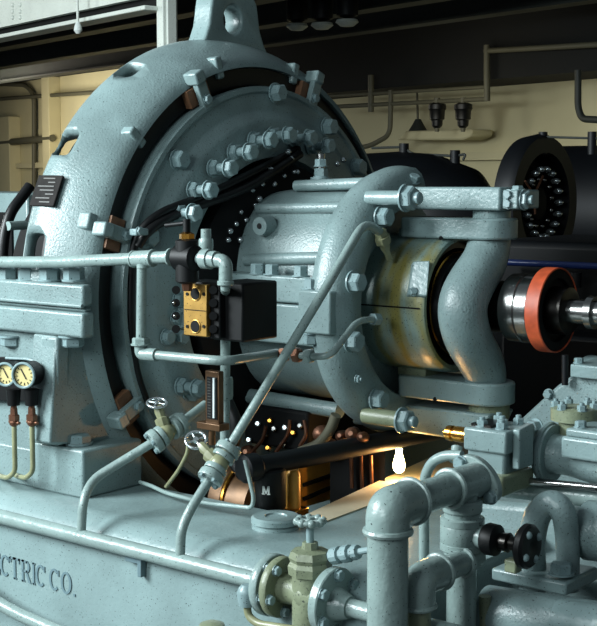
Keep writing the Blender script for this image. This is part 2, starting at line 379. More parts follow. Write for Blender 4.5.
for ch, p0, p1 in (('L', -20, -11), ('E', -9, 1.5), ('C', 1.5, 10.5), ('T', 11, 20.5), ('R', 22, 31.5), ('I', 33, 37), ('C', 36.5, 46), ('C', 50, 60), ('O', 61.5, 72), ('.', 74, 77)):
    mb = MB(); x0 = lx(p0); w = lx(p1)-x0
    letter(mb, ch, 0, w if ch not in 'I.' else hL*.55, hL, V((x0, YS, zb))); part('raised_letter', mb, 'letter', bed)
p = at(138, 560, y=YS)
part('hinge_plate', MB().cbox(p+V((-.005, -.008, .005)), (.05, .02, .018)), 'letter', bed, .002); part('hook', MB().cbox(p+V((.024, -.01, -.012)), (.014, .02, .05)), 'letter', bed, .002)
# filler cap on the bed top
p = at(276, 527, z=.905)
t = thing('filler_cap', 'round grey-blue screw cap on top of the bedplate below the dark can', 'cap', p)
part('collar', MB().lathe([(-.01, .064), (.006, .064), (.010, .058), (.014, .058)], p, ZD, 40), 'paint', t)
part('lid', MB().lathe([(.014, .066), (.026, .066), (.031, .06), (.031, .03), (.027, .028)], p, ZD, 40), 'paint', t)
solo('floor_pipe', MB().tube([at(-60, 565, y=-1.06), at(0, 604, y=-1.06), at(18, 614, y=-1.06), at(50, 628, y=-1.06), at(120, 655, y=-1.06)], .018, bend=.05), 'pipe', 'grey-blue pipe low along the bedplate in the lower left corner', 'pipe')

# ================================================================== generator frame
g = thing('generator_frame', 'huge grey-blue ring-shaped generator frame with lifting lug on top', 'generator', V((-.17, 0, .9)))
mb = MB().lathe([(.012, .732), (.008, .746), (-.01, .765), (-.04, .786), (-.085, .807), (-.13, .822), (-.17, .831), (-.205, .832), (-.226, .823), (-.234, .80), (-.222, .785), (-.14, .778), (-.06, .762), (.0, .73)], (0, 0, AX), XD, 128, closed_prof=True)
shell = part('frame_shell', mb, 'rough', g, angle=50)
def cut(o, mbs):
    for m in mbs:
        c = bpy.data.objects.new('cutter', m.mesh('cutter', wloc(o), 10)); COL.objects.link(c); c.location = wloc(o)
        md = o.modifiers.new('cut', 'BOOLEAN'); md.object = c; md.solver = 'EXACT'
        bpy.context.view_layer.update(); dg = bpy.context.evaluated_depsgraph_get()
        me = bpy.data.meshes.new_from_object(o.evaluated_get(dg)); o.modifiers.clear(); o.data = me
        cm = c.data; bpy.data.objects.remove(c); bpy.data.meshes.remove(cm)
def radial(a):                             # columns: tangential, radial, axial
    return Matrix((V((0, -math.sin(R_(a)), math.cos(R_(a)))), V((0, math.cos(R_(a)), math.sin(R_(a)))), V((1, 0, 0)))).transposed()
cs = []
for px, py, w, ax in ((64, 142, .095, .044), (33, 248, .095, .042), (129, 69, .09, .04)):
    p, nrm = hit(shell, px, py); tg = XD.cross(nrm).normalized(); av = nrm.cross(tg).normalized(); m = MB(); ring = []
    for k in range(24):
        t_ = 2*PI*k/24; ring.append(tg*math.copysign(abs(math.cos(t_))**.5, math.cos(t_))*w*.5+av*math.copysign(abs(math.sin(t_))**.5, math.sin(t_))*ax)
    m.prism([p+q-nrm*.14 for q in ring], nrm*.24); cs.append(m)
shell_smooth = shell.data.copy()
cut(shell, cs)
part('gap_shade_ring', MB().lathe([(-.005, .674), (-.005, .728), (-.05, .748), (-.224, .755), (-.224, .60), (-.07, .60), (-.07, .674)], (0, 0, AX), XD, 96, closed_prof=True), 'black', g)  # black filler standing in for shade in the gap and behind the slots
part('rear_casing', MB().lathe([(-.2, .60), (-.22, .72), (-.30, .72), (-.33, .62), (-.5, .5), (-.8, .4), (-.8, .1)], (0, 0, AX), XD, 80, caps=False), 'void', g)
# lifting lug
L0 = at(227, 38, x=-.2); lz = L0.z
out = []
cy = L0.y
prof = [(-.175, -.05), (-.148, -.01), (-.130, .03), (-.122, .07)]+[(.12*math.cos(R_(a)), .085+.10*math.sin(R_(a))) for a in range(180, -1, -20)]+[(.122, .07), (.130, .03), (.148, -.01), (.175, -.05)]
hole = [(-.012+.044*math.cos(R_(a)), .058+.048*math.sin(R_(a))) for a in range(0, 360, 20)]
m = MB(); m.prism([V((-.2-.04, cy+y, lz+z)) for y, z in prof], (.08, 0, 0))
lug = part('lifting_lug', m, 'paint', g); cut(lug, [MB().prism([V((-.4, cy+y, lz+z)) for y, z in hole], (.4, 0, 0))]); bev(lug, .012, 3)
# nameplate
c, nrm = hit(shell, 47, 191); tg = -XD.cross(nrm).normalized(); av = tg.cross(nrm).normalized()
if av.x < 0: av = -av
rot = Matrix((tg, nrm, av)).transposed()
npl = part('nameplate', MB().cbox(c+nrm*.001, (.098, .008, .105), rot), 'plate', g, .002, 'dark nameplate with worn pale lettering')
for i in range(7):
    w = (.05, .03, .07, .06, .035, .06, .045)[i]
    part('text_line', MB().cbox(c+rot @ V((.038-.0125*i, .0055, (.0, .015, -.005, .004, .02, -.004, .01)[i])), (.0035, .001, w), rot), 'plateink', npl)
# split-line flange and foot
yfl = -.855
fx = at(84, 307, y=yfl).x
fl = part('split_flange', MB().box((-.7, yfl, AX+.010), (fx-.004, -.815, AX+.072)).box((-.7, yfl+.012, AX-.006), (fx-.01, -.815, AX+.010)).box((-.7, yfl-.006, AX-.078), (fx, -.815, AX-.006)), 'rough', g, .008)
part('flange_lip', MB().tube([(-.7, yfl-.001, AX+.013), (fx-.006, yfl-.001, AX+.013)], .006), 'rough', fl)
for px in (12, 72): bolt(at(px, 335, y=yfl+.035), -ZD, .032, g, h=.034)
for px in (8, 28, 50, 74): bolt(at(px, 281, y=yfl+.04), ZD, .028, g, h=.04)
def yq_(px, py, y=-.865): return at(px, py, y=y)
part('pedestal_rib', MB().prism([yq_(x, y) for x, y in ((40, 336), (57, 337), (56, 400), (57, 446), (31, 443), (36, 430), (40, 400))], (0, .05, 0)), 'rough', g, .008)
part('pedestal_web', MB().box((-.75, -.825, .90), (-.1, -.74, AX-.07)), 'rough', g)
part('frame_panel', MB().prism([at(x, y, x=-.025) for x, y in ((56, 336), (99, 336), (101, 360), (107, 390), (120, 420), (137, 444), (50, 444))], (-.1, 0, 0)), 'rough', g, .006)
fb = part('foot_block', MB().box((-.175, -.836, .904), (.05, -.60, 1.046)), 'rough', g, .008)
part('foot_ledge', MB().box((-.85, -.83, .904), (-.17, -.60, 1.02)), 'rough', g, .006)
bolt(at(79, 444, z=1.047), ZD, .033, fb, h=.03); bolt(at(88, 437, z=1.047), ZD, .03, fb, h=.026); bolt(at(62, 440, z=1.047), ZD, .017, fb, 'stud_nut', h=.018, nut=True)
# clamps across the gap, bosses on the rim
def clamp(px, py, ln=.1, w=.042, rt=0):
    p = at(px, py, x=.03); a = math.degrees(math.atan2(p.z-AX, p.y)); rot = radial(a); c = pol(.036, .705, a)
    k = part('clamp', MB().cbox(c, (w, ln, .022), rot), 'paint', g, .004)
    part('clamp_boss', MB().cbox(c+rot @ V((.003, ln*.52, -.008)), (w*1.0, .04, .055), rot), 'paint', k, .006)
    bolt(c+rot @ V((0, -ln*.22, .011)), XD, .014, k, h=.012)
    part('spacer', MB().cbox(c+rot @ V((0, -.004, -.035)), (w*2.3, .055, .04), rot), 'tanwood', k, label='tan fibre spacer')
for px, py in ((200, 90), (115, 233), (313, 90), (113, 424)): clamp(px, py)
for px, py in ((133, 139), (213, 66), (291, 64)):
    p = at(px, py, x=-.02); a = math.degrees(math.atan2(p.z-AX, p.y)); part('stop_block', MB().cbox(pol(-.015, .745, a), (.03, .07, .05), radial(a)), 'paint', g, .006)
p = at(88, 222, x=-.03); a = math.degrees(math.atan2(p.z-AX, p.y)); part('stop_block', MB().cbox(pol(-.03, .77, a), (.05, .04, .05), radial(a)), 'paint', g, .006)

# ================================================================== end bell
e = thing('end_bell', 'round grey-blue end shield inside the generator frame, ringed with bolts', 'generator cover', V((0, 0, AX-.675)))
bell = part('cover_disc', MB().lathe([(.03, .60), (-.06, .62), (-.06, .655), (.03, .670), (.044, .667), (.046, .652), (.040, .645), (.044, .60), (.048, .585), (.07, .568), (.076, .55), (.082, .44), (.04, .43), (.03, .44)], (0, 0, AX), XD, 112, closed_prof=True), 'rough', e, angle=45)
for px, py in ((177, 160), (275, 93), (190, 391), (146, 237)): bolt(hit(bell, px, py)[0], XD, .027, bell, h=.034)
for a in (61, 41, 24): bolt(pol(.045, .625, a), XD, .027, bell, h=.034)
for px, py in ((208, 190), (228, 168), (248, 152), (268, 140), (287, 135), (308, 138), (326, 146), (192, 213), (196, 388)):
    p = at(px, py, x=.150); part('stud_shank', MB().cyl(p-V((.08, 0, 0)), p, .015, seg=12), 'bolt', bell); bolt(p-V((.062, 0, 0)), XD, .024, bell, 'nut', h=.026); bolt(p, XD, .0235, bell, h=.026)
for px, py in ((166, 337), (180, 337), (176, 318), (178, 300)): bolt(at(px, py, x=.08), XD, .02, bell)
part('rib', MB().prism([(.06, y, z) for y, z in ((-.485, 1.37), (-.455, 1.37), (-.43, 1.52), (-.455, 1.53))], (.06, 0, 0)), 'rough', bell, .006)

# ================================================================== rotor in the dark opening
r = thing('rotor', 'dark rotor core with small shining bolt heads inside the end shield opening', 'rotor', pol(-.2, .43, 270))
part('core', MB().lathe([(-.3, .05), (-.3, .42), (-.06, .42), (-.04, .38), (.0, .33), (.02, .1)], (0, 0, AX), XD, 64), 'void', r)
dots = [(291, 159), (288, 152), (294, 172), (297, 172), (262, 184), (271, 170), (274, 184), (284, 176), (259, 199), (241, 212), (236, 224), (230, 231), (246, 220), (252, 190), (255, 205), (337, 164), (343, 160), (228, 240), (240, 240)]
part('opening_shade_ring', MB().lathe([(.02, .425), (.10, .415), (.125, .38), (.125, .2)], (0, 0, AX), XD, 64, caps=False), 'void', r)  # added dark ring, stands in for the darkness inside the opening
for px, py in dots:
    p = at(px, py, x=.126); d = V((0, p.y, p.z-AX))
    part('bolt_head', MB().ball(p, random.uniform(.007, .011), (1.2, 1, 1), 10, 8), 'chrome', r)

# ================================================================== bearing bracket: barrel, yoke and arms
k = thing('bearing_bracket', 'grey-blue cast bracket with a C-shaped yoke reaching out from the end shield', 'bearing bracket', V((.5, 0, 1.05)))
m = MB(); rings = []
for x, s_ in ((.03, .86), (.08, .97), (.16, 1.), (.4, 1.), (.52, .98), (.56, .9)):
    rg = []
    for i in range(56):
        a = 2*PI*i/56; ca, sa = math.cos(a), math.sin(a); n = 2.4
        q = (abs(ca)**n+abs(sa)**n)**(-1/n); rg.append(m.bm.verts.new((x, .265*s_*q*ca, AX+(.335 if sa > 0 else .325)*s_*q*sa)))
    rings.append(rg)
for a_, b_ in zip(rings, rings[1:]): m.ring_faces(a_, b_)
m.cap(rings[0][::-1]); m.cap(rings[-1])
barrel = part('barrel', m, 'rough', k, angle=50)
def rail(p0, p1, y, rr, nm='rib'): part(nm, MB().tube([at(*p0, y=y), at(*p1, y=y)], rr, 16), 'rough', barrel)
rail((258, 209), (348, 207), -.185, .017); rail((246, 260), (352, 257), -.258, .019); rail((296, 186), (372, 183), -.08, .018)
rail((250, 396), (340, 411), -.19, .024)  # tube standing in for the highlight band along the barrel's underside
p = at(262, 226, y=-.25); part('boss', MB().cyl(p+V((0, .03, 0)), p-V((0, .012, 0)), .034, .028), 'rough', barrel); part('plug', MB().cyl(p-V((0, .0, 0)), p-V((0, .014, 0)), .009), 'black', barrel)
part('split_flange', MB().box((.10, -.335, AX+.003), (.50, -.2, AX+.082)).box((.10, -.335, AX-.12), (.50, -.2, AX-.001)), 'paint', k, .006)
for px in (258, 272, 301): bolt(V((at(px, 272, y=-.315).x, -.315, AX+.082)), ZD, .021, k, h=.032)
p = at(318, 312, y=-.40)
bs = part('clamp_block', MB().box((p.x-.062, -.415, p.z-.062), (p.x+.055, -.3, p.z+.062)), 'paint', k, .006)
bolt(V((p.x-.035, -.385, p.z+.062)), ZD, .022, bs, h=.03); bolt(V((p.x-.035, -.385, p.z-.062)), -ZD, .022, bs, h=.034)
yk = part('yoke', MB().lathe([(.52, .30), (.515, .375), (.53, .398), (.56, .408), (.60, .402), (.622, .385), (.635, .36), (.638, .345), (.638, .30), (.63, .292), (.56, .285)], (0, 0, AX), XD, 72, a0=R_(86), a1=R_(276), closed_prof=True), 'rough', k, angle=50)
for px, py in ((380, 217), (352, 282), (350, 341), (375, 399)): bolt(at(px, py, x=.640), XD, .026, yk, h=.036)
bolt(at(413, 181, x=.625), V((.5, -.2, 1)), .018, yk, h=.02); bolt(at(357, 379, x=.64), XD, .011, yk, 'stud_nut', h=.012, nut=True)
p = at(405, 198, x=.74); part('bolt_sleeve', MB().cyl(p-V((.13, 0, 0)), p, .021), 'paint', k, .003); bolt(p, XD, .032, k, h=.034, nut=True)
p = at(401, 420, x=.74); part('bolt_sleeve', MB().cyl(p-V((.13, 0, 0)), p, .024), 'yellowed', k, .003); bolt(p, XD, .03, k, h=.034, nut=True)
def zat(px, py, y): return at(px, py, y=y).z
ya = -.075
ar = part('upper_arm', MB().box((.575, ya, zat(450, 210, ya)), (at(500, 200, y=ya).x, .07, zat(450, 187, ya))), 'paint', k, .007)
x1 = at(500, 200, y=ya).x
part('arm_end', MB().box((x1, ya+.01, zat(515, 209, ya)), (x1+.05, .06, zat(515, 190, ya))), 'paint', ar, .004)
for dz in (.014, .04): bolt(V((x1+.02, ya+.012, zat(515, 209, ya)+dz)), -YD, .012, ar, h=.012)
bolt(V((x1+.05, -.03, zat(515, 200, ya))), XD, .024, ar, h=.018, nut=True); bolt(V((x1+.03, -.03, zat(515, 190, ya))), ZD, .015, ar, h=.012)
lo = part('lower_arm', MB().hexa([at(352, 424, y=ya), at(478, 443, y=ya), at(478, 443, y=ya)+V((0, .14, 0)), at(352, 424, y=ya)+V((0, .14, 0)),
                              at(352, 399, y=ya), at(490, 415, y=ya), at(490, 415, y=ya)+V((0, .14, 0)), at(352, 399, y=ya)+V((0, .14, 0))]), 'paint', k, .007)
# upright stud with nuts on top of the barrel
p = at(321, 181, y=-.02)
t = thing('stud_with_nuts', 'bright threaded stud with stacked nuts on top of the bearing bracket', 'stud', p)
part('washer', MB().lathe([(0, .034), (.012, .034)], p, ZD, 28), 'bolt', t)
part('stud', MB().cyl(p, p+V((0, 0, .085)), .013), 'steel', t)
bolt(p+V((0, 0, .012)), ZD, .02, t, 'nut', h=.028); bolt(p+V((0, 0, .045)), ZD, .019, t, 'nut', h=.024)

# ================================================================== bearing housing
h = thing('bearing_housing', 'round bearing housing streaked with yellow oil stains, inside the yoke', 'bearing', V((.6, 0, AX-.205)))
part('shell', MB().lathe([(.36, .12), (.36, .18), (.40, .205), (.74, .207), (.775, .205), (.785, .198), (.785, .186), (.75, .18), (.75, .12)], (0, 0, AX), XD, 80, caps=False), 'housing', h, angle=40)
part('seal', MB().lathe([(.74, .183), (.768, .183), (.77, .165), (.75, .16), (.75, .1)], (0, 0, AX), XD, 64, caps=False), 'darksteel', h)
part('seal_ring', MB().lathe([(.755, .15), (.80, .148), (.805, .13), (.76, .125)], (0, 0, AX), XD, 64, caps=False), 'black', h)
part('brass_ring', MB().lathe([(.75, .156), (.775, .155), (.777, .150), (.75, .149)], (0, 0, AX), XD, 64, caps=False), 'brightbrass', h, label='brass ring')
part('split_seam', MB().box((.45, -.2085, AX-.002), (.775, -.2, AX+.002)), 'void', h)
hsh = [o_ for o_ in h.children if o_.name.startswith('shell')][0]
q = [hit(hsh, x, y) for x, y in ((411, 264), (428, 263), (425, 299), (406, 297))]; nn = (q[0][1]+q[2][1]).normalized()
lg = part('lug', MB().prism([a_[0]+nn*.022 for a_ in q], -nn*.05), 'paint', h, .004)
bolt(hit(lg, 413, 292)[0], nn, .011, lg, h=.012)
part('top_pad', MB().box((.60, -.06, AX+.19), (.70, .06, AX+.222)), 'paint', h, .003); part('bottom_pad', MB().box((.60, -.06, AX-.224), (.70, .06, AX-.19)), 'yellowed', h, .003)
p = at(377, 319, x=.62); part('inlet_boss', MB().cyl(p-V((.01, -.02, 0)), p+V((.0, -.012, 0)), .02), 'housing', h)

# ================================================================== bowed strut and its links
sx = .885
t = thing('bowed_strut', 'thick grey-blue post bowed around the shaft, clamped between two flat links', 'strut', V((sx, 0, 1.1)))
pts = [at(490, 233, x=sx), at(489, 245, x=sx), at(484, 262, x=sx), at(472, 282, x=sx), at(464, 300, x=sx), at(463, 318, x=sx), at(469, 340, x=sx), at(480, 360, x=sx), at(485, 374, x=sx), at(485, 388, x=sx)]
def spline(P, n=5):
    out = []; P = [P[0]*2-P[1]]+P+[P[-1]*2-P[-2]]
    for a, b, c, d in zip(P, P[1:], P[2:], P[3:]):
        for i in range(n):
            s = i/n; out.append(.5*((2*b)+(c-a)*s+(2*a-5*b+4*c-d)*s*s+(3*b-a-3*c+d)*s**3))
    return out+[P[-2]]
sp = spline(pts)
part('post', MB().tube(sp, .06, 28, radii=[.058+.012*math.sin(PI*i/(len(sp)-1)) for i in range(len(sp))]), 'rough', t)
def link(name, z0, z1, x0, x1, dy, hy=.075):
    P = [(x0, dy-hy), (x1-.03, dy-hy)]+[(x1-.03+hy*.9*math.cos(R_(a)), dy+hy*math.sin(R_(a))) for a in range(-75, 76, 15)]+[(x1-.03, dy+hy), (x0, dy+hy), (x0-.02, dy+hy*.6), (x0-.02, dy-hy*.6)]
    return part(name, MB().prism([V((x, y, z0)) for x, y in P], (0, 0, z1-z0)), 'paint', t, .006)
lk = link('upper_link', zat(450, 239, -.09), zat(450, 218, -.09), .63, .93, -.015)
part('plug', MB().cyl(at(441, 238, y=-.088), at(441, 238, y=-.092), .006), 'void', lk)  # dark disc stands in for the shade of a small hole
l2 = link('lower_link', zat(450, 403, -.09), zat(450, 381, -.09), .625, .93, -.015)
part('plug', MB().cyl(at(435, 399, y=-.088), at(435, 399, y=-.092), .006), 'void', l2)  # dark disc in place of a shaded hole
part('collar', MB().cyl((sx, 0, zat(450, 219, -.09)), (sx, 0, zat(450, 210, -.08)), .055), 'paint', t, .003)
part('collar', MB().cyl((sx, 0, zat(450, 418, -.08)), (sx, 0, zat(450, 402, -.09)), .06), 'yellowed', t, .003)

# ================================================================== shaft and coupling
t = thing('shaft_coupling', 'polished shaft with steel hub and bright orange ring, right of the bowed strut', 'shaft', V((1.2, 0, AX-.12)))
A0 = V((0, 0, AX))
part('shaft', MB().lathe([(.3, .075), (.98, .075)], A0, XD, 48), 'darksteel', t)
part('hub', MB().lathe([(.955, .085), (.965, .098), (1.01, .1), (1.013, .095), (1.017, .1), (1.055, .1)], A0, XD, 64), 'steel', t)
part('flange', MB().lathe([(1.055, .108), (1.065, .108)], A0, XD, 64), 'darksteel', t)
part('orange_ring', MB().lathe([(1.064, .112), (1.064, .120), (1.104, .120), (1.106, .117), (1.10, .115)], A0, XD, 80, caps=False), 'orange', t, 0, 'orange ring')
part('inner_disc', MB().lathe([(1.066, .112), (1.102, .1155), (1.103, .09), (1.09, .088)], A0, XD, 64), 'void', t)
part('collar', MB().lathe([(1.09, .068), (1.14, .066), (1.144, .05)], A0, XD, 48), 'darksteel', t)
part('journal', MB().lathe([(1.14, .034), (1.2, .034), (1.2, .046), (1.22, .046), (1.22, .034), (1.95, .034)], A0, XD, 40), 'steel', t)

# things seen past the left edge of the frame
solo('rear_hose', MB().tube(spline([at(30, 186, x=-.42), at(22, 197, x=-.42), at(12, 211, x=-.42), at(6, 228, x=-.42), at(3, 250, x=-.42), at(2, 290, x=-.42)]), .017, 12), 'black', 'thick black hose curving down behind the left rim of the generator frame', 'hose')
t = thing('rear_cabinet', 'pale grey-blue cabinet behind the generator at the far left edge', 'cabinet', at(0, 250, y=.6))
q = at(27, 193, y=.6)
part('body', MB().box((q.x-1.0, .6, .9), (q.x, 1.2, q.z)), 'paint', t, .01); part('pipe_stub', MB().cyl(at(8, 226, x=-.40), at(26, 225, x=-.40), .014), 'pipe', t); part('dark_door', MB().box((q.x-.9, .585, .9), (q.x-.10, .6, q.z-.09)), 'void', t, .004)
# ================================================================== oil pipes, valves, gauges on the near side
def polyline(pts): return [at(px, py, y=y) for px, py, y in pts]
def collar(p, d, r, w, parent, nm='collar', mk='pipe', seg=28):
    d = V(d).normalized(); return part(nm, MB().lathe([(-w/2, r*.92), (-w*.35, r), (w*.35, r), (w/2, r*.92)], p, d, seg), mk, parent)
# upper pipe line with tee, drop and return
yp = -.87
t = thing('upper_oil_pipe', 'grey-blue pipe crossing in front of the nameplate rim, with tee and return loop', 'pipe', at(140, 262, y=yp))
A = polyline([(-40, 262, yp), (60, 262, yp), (172, 257, yp)])
part('main_run', MB().tube(A, .0165, 20), 'pipe', t)
part('tee', MB().cyl(at(134, 259, y=yp), at(153, 258, y=yp), .0215).cyl(at(143, 259, y=yp), at(143, 268, y=yp), .017), 'pipe', t)
collar(at(134, 259, y=yp), XD, .0235, .007, t); collar(at(153, 258, y=yp), XD, .0235, .007, t); collar(at(171, 257, y=yp), XD, .0235, .007, t)
part('drop', MB().cyl(at(142, 266, y=yp), at(141, 342, y=yp), .0135), 'pipe', t)
bolt(at(141, 345, y=yp), ZD, .022, t, 'union_nut', h=.02, mk='pipe')
part('return_run', MB().tube([at(141, 341, y=yp), at(141, 353, y=yp), at(150, 354.5, y=yp), at(226, 361.5, y=yp), at(277, 353, y=-.55)], .0125, 16, bend=.07, n=8), 'pipe', t)
part('elbow', MB().tube([at(141, 345, y=yp), at(141, 354, y=yp), at(157, 355, y=yp)], .0175, 16, bend=.02), 'pipe', t)
# black valve with brass top in the pipe
ps = at(187, 258, y=yp)
t = thing('solenoid_valve', 'black valve with brass top in the upper pipe, above the brass plate', 'valve', ps)
part('body', MB().lathe([(-.035, .026), (-.03, .034), (.03, .034), (.035, .026)], ps, XD, 24), 'blackbox', t)
part('bonnet', MB().lathe([(-.065, .02), (-.06, .03), (.045, .03), (.05, .018)], ps, ZD, 24), 'blackbox', t)
part('top_nut', MB().lathe([(.048, .02), (.062, .02), (.068, .01)], ps, ZD, 6), 'brightbrass', t)
part('bottom_nut', MB().lathe([(-.085, .012), (-.064, .016)], ps, ZD, 6), 'copper', t)
part('lever', MB().tube([ps+V((0, 0, .08)), ps+V((.0, 0, .09)), ps+V((-.075, .0, .082))], .006, 10, bend=.01).cyl(ps+V((0, 0, .06)), ps+V((0, 0, .1)), .01), 'blackbox', t)
# elbow fitting going into the black box
t = thing('box_feed_pipe', 'pipe with union and elbow dropping through the black box beside the brass plate', 'pipe', at(224, 290, y=yp))
q = [at(198, 258, y=yp), at(226, 261, y=yp), at(226, 285, y=yp)]
part('elbow', MB().tube([at(214, 260, y=yp), at(226, 261, y=yp), at(225.5, 285, y=yp)], .0175, 18, bend=.035, n=8), 'pipe', t)
part('union', MB().lathe([(-.03, .014), (-.012, .015), (-.012, .026), (.012, .026), (.012, .022), (.034, .021)], at(207, 259, y=yp), XD, 20), 'pipe', t)
part('drop', MB().tube([at(225.5, 280, y=yp), at(225.4, 288, y=yp), at(225.4, 292, y=-.78)], .0125, 16), 'pipe', t)
part('lower_drop', MB().tube([at(225.4, 330, y=-.70), at(225, 440, y=-.70)], .0135, 16), 'pipe', t)
collar(at(225.5, 283, y=yp), ZD, .021, .012, t); collar(at(225, 388, y=-.70), ZD, .022, .06, t)
t = thing('short_riser', 'short pale riser pipe behind the black valve', 'pipe', at(206, 252, y=-.7))
part('pipe', MB().cyl(at(206, 256, y=-.7), at(206, 229, y=-.7), .014), 'pipe', t); collar(at(206, 244, y=-.7), ZD, .02, .03, t)
# brass plate and black box
yb_ = -.84
t = thing('terminal_box', 'black box with a brass front plate carrying two round ports', 'electrical box', at(235, 340, y=-.7))
bx0, bx1 = at(211, 300, y=-.80).x, at(263, 300, y=-.72).x
part('case', MB().box((bx0, -.80, zat(235, 342, -.80)), (bx1, -.66, zat(235, 283, -.80))), 'blackbox', t, .006)
pl = part('brass_plate', MB().box((at(183.5, 310, y=yb_).x, yb_, zat(195, 336, yb_)), (at(206.5, 310, y=yb_).x, yb_+.016, zat(195, 284, yb_))), 'brass', t, .002, 'brass plate with two ports')
part('plate_backing', MB().box((at(183, 310, y=yb_).x-.012, yb_+.018, zat(195, 338, yb_)), (at(212, 310, y=yb_).x+.01, yb_+.10, zat(195, 282, yb_))), 'blackbox', t, .004)
part('plate_joint', MB().box((at(184.5, 310, y=yb_).x, yb_-.001, zat(195, 310.6, yb_)), (at(206, 310, y=yb_).x, yb_+.005, zat(195, 309.8, yb_))), 'void', pl)
for py in (294, 326.5):
    p = at(195.5, py, y=yb_-.001); d = V((0, -1, 0))
    part('port_rim', MB().torus(p, d, .0165, .002, 32, 8), 'brass', pl); part('port', MB().cyl(p-d*.002, p+d*.003, .0150), 'void', pl)
    for dx in (-8.3, 8.3):
        q = at(195.5+dx, py, y=yb_-.001); part('screw', MB().cyl(q-d*.002, q+d*.0015, .0045), 'void', pl)
for px in (176, 213):
    for py in (290, 303, 316, 329): part('contact_stud', MB().cyl(at(px, py, y=-.80), at(px, py, y=-.835), .011), 'black', t)
for px, py in ((174, 303), (175, 316)): part('terminal_tip', MB().ball(at(px, py, y=-.845), .005, (1, 1, 1), 10, 8), 'steel', t)
# cables
solo('armoured_cable', MB().tube(spline([at(300, 154, x=.12), at(276, 170, x=.13), at(250, 186, x=.13), at(225, 197, x=.12), at(195, 207, x=.11), at(165, 220, x=.1), at(147, 233, x=.09), at(138, 246, x=.07)]), .014, 12), 'black', 'thick black cable sweeping from the end shield opening down to the tee', 'cable')
solo('armoured_cable', MB().tube(spline([at(298, 149, x=.10), at(262, 168, x=.11), at(230, 184, x=.11), at(196, 199, x=.1), at(163, 212, x=.09), at(143, 228, x=.07), at(134, 247, x=.05), at(131, 285, x=.04), at(131, 330, x=.04), at(136, 370, x=.04), at(146, 402, x=.04)]), .013, 12), 'black', 'thick black cable running down the left edge of the end shield', 'cable')
t = thing('cable_cleat', 'small pale cleat holding the black cables on the end shield rim', 'cleat', at(138, 233, x=.1))
part('strap', MB().cbox(at(139, 232, x=.105), (.03, .05, .02)), 'bolt', t, .004); bolt(at(139, 231, x=.116), XD, .011, t, h=.01)
# gauges
t = thing('gauge_panel', 'small dark arched panel behind the two pressure gauges', 'panel', at(22, 400, y=-.80))
part('plate', MB().prism([at(x, y, y=-.855) for x, y in ((-14, 400), (42, 402), (42, 372), (38, 364), (30, 359), (8, 357), (-14, 357))], (0, .012, 0)), 'blackbox', t, .002)
part('rim', MB().tube([at(42, 392, y=-.866), at(42, 372, y=-.866), at(37, 362, y=-.866), at(28, 359, y=-.866), at(6, 358, y=-.866)], .004, 8, bend=.02), 'bolt', t)
for px, py, rr, w in ((7, 374, .033, 'left'), (25, 375, .036, 'right')):
    yg = -.93; c = at(px, py, y=yg); d = V((.35, -1, .0)).normalized()
    gz = thing('pressure_gauge', 'round cream-dial pressure gauge on a copper fitting, %s of the pair' % w, 'gauge', c-V((0, 0, .1)), 'pressure gauges at the generator foot')
    part('case', MB().lathe([(-.05, rr*.8), (-.045, rr), (0, rr), (.004, rr*1.08), (.01, rr*1.05), (.01, rr*.88), (.003, rr*.86)], c, d, 36, caps=False), 'blackbox', gz)
    part('bezel', MB().torus(c+d*.009, d, rr*.97, .004, 36, 8), 'bolt', gz)
    dl = part('dial', MB().cyl(c+d*.002, c+d*.004, rr*.87, seg=36), 'dial', gz)
    u, v_, _ = basis(d); ndl = u*math.cos(2.1)+v_*math.sin(2.1)
    part('needle', MB().cbox(c+d*.0055+ndl*rr*.12, (.003, rr*.95, .001), Matrix((ndl.cross(d), ndl, d)).transposed()), 'ink', dl)
    m = MB()
    for i in range(11):
        a = R_(-225+27*i); e_ = u*math.cos(a)+v_*math.sin(a); m.cbox(c+d*.0048+e_*rr*.7, (.002, rr*.2, .001), Matrix((e_.cross(d), e_, d)).transposed())
    part('scale_marks', m, 'ink', dl)
    z0 = c.z; yy = yg+.025
    def S(y2): return V((c.x-.004, yy, zat(px, y2, yy)))
    part('stem_block', MB().cyl(S(388), S(404), .022, .018), 'blackbox', gz)
    part('fitting', MB().lathe([(0, .010), (.012, .011), (.014, .017), (.03, .017), (.032, .012), (.05, .011)], S(424), ZD, 6), 'copper', gz)
    part('cock', MB().ball(S(421), .015, (1, 1, .9), 14, 10).cyl(S(421)-V((.02, 0, 0)), S(421)+V((.024, 0, 0)), .005), 'copper', gz)
    part('copper_stem', MB().cyl(S(404), S(414), .009), 'copper', gz)
    bx = c.x
    part('tube', MB().tube([S(424), S(470), at(px+1, 478, y=-.91), at(px-8, 476, y=-.88), at(px-14, 472, y=-.8)], .0075, 10, bend=.03), 'tube', gz)
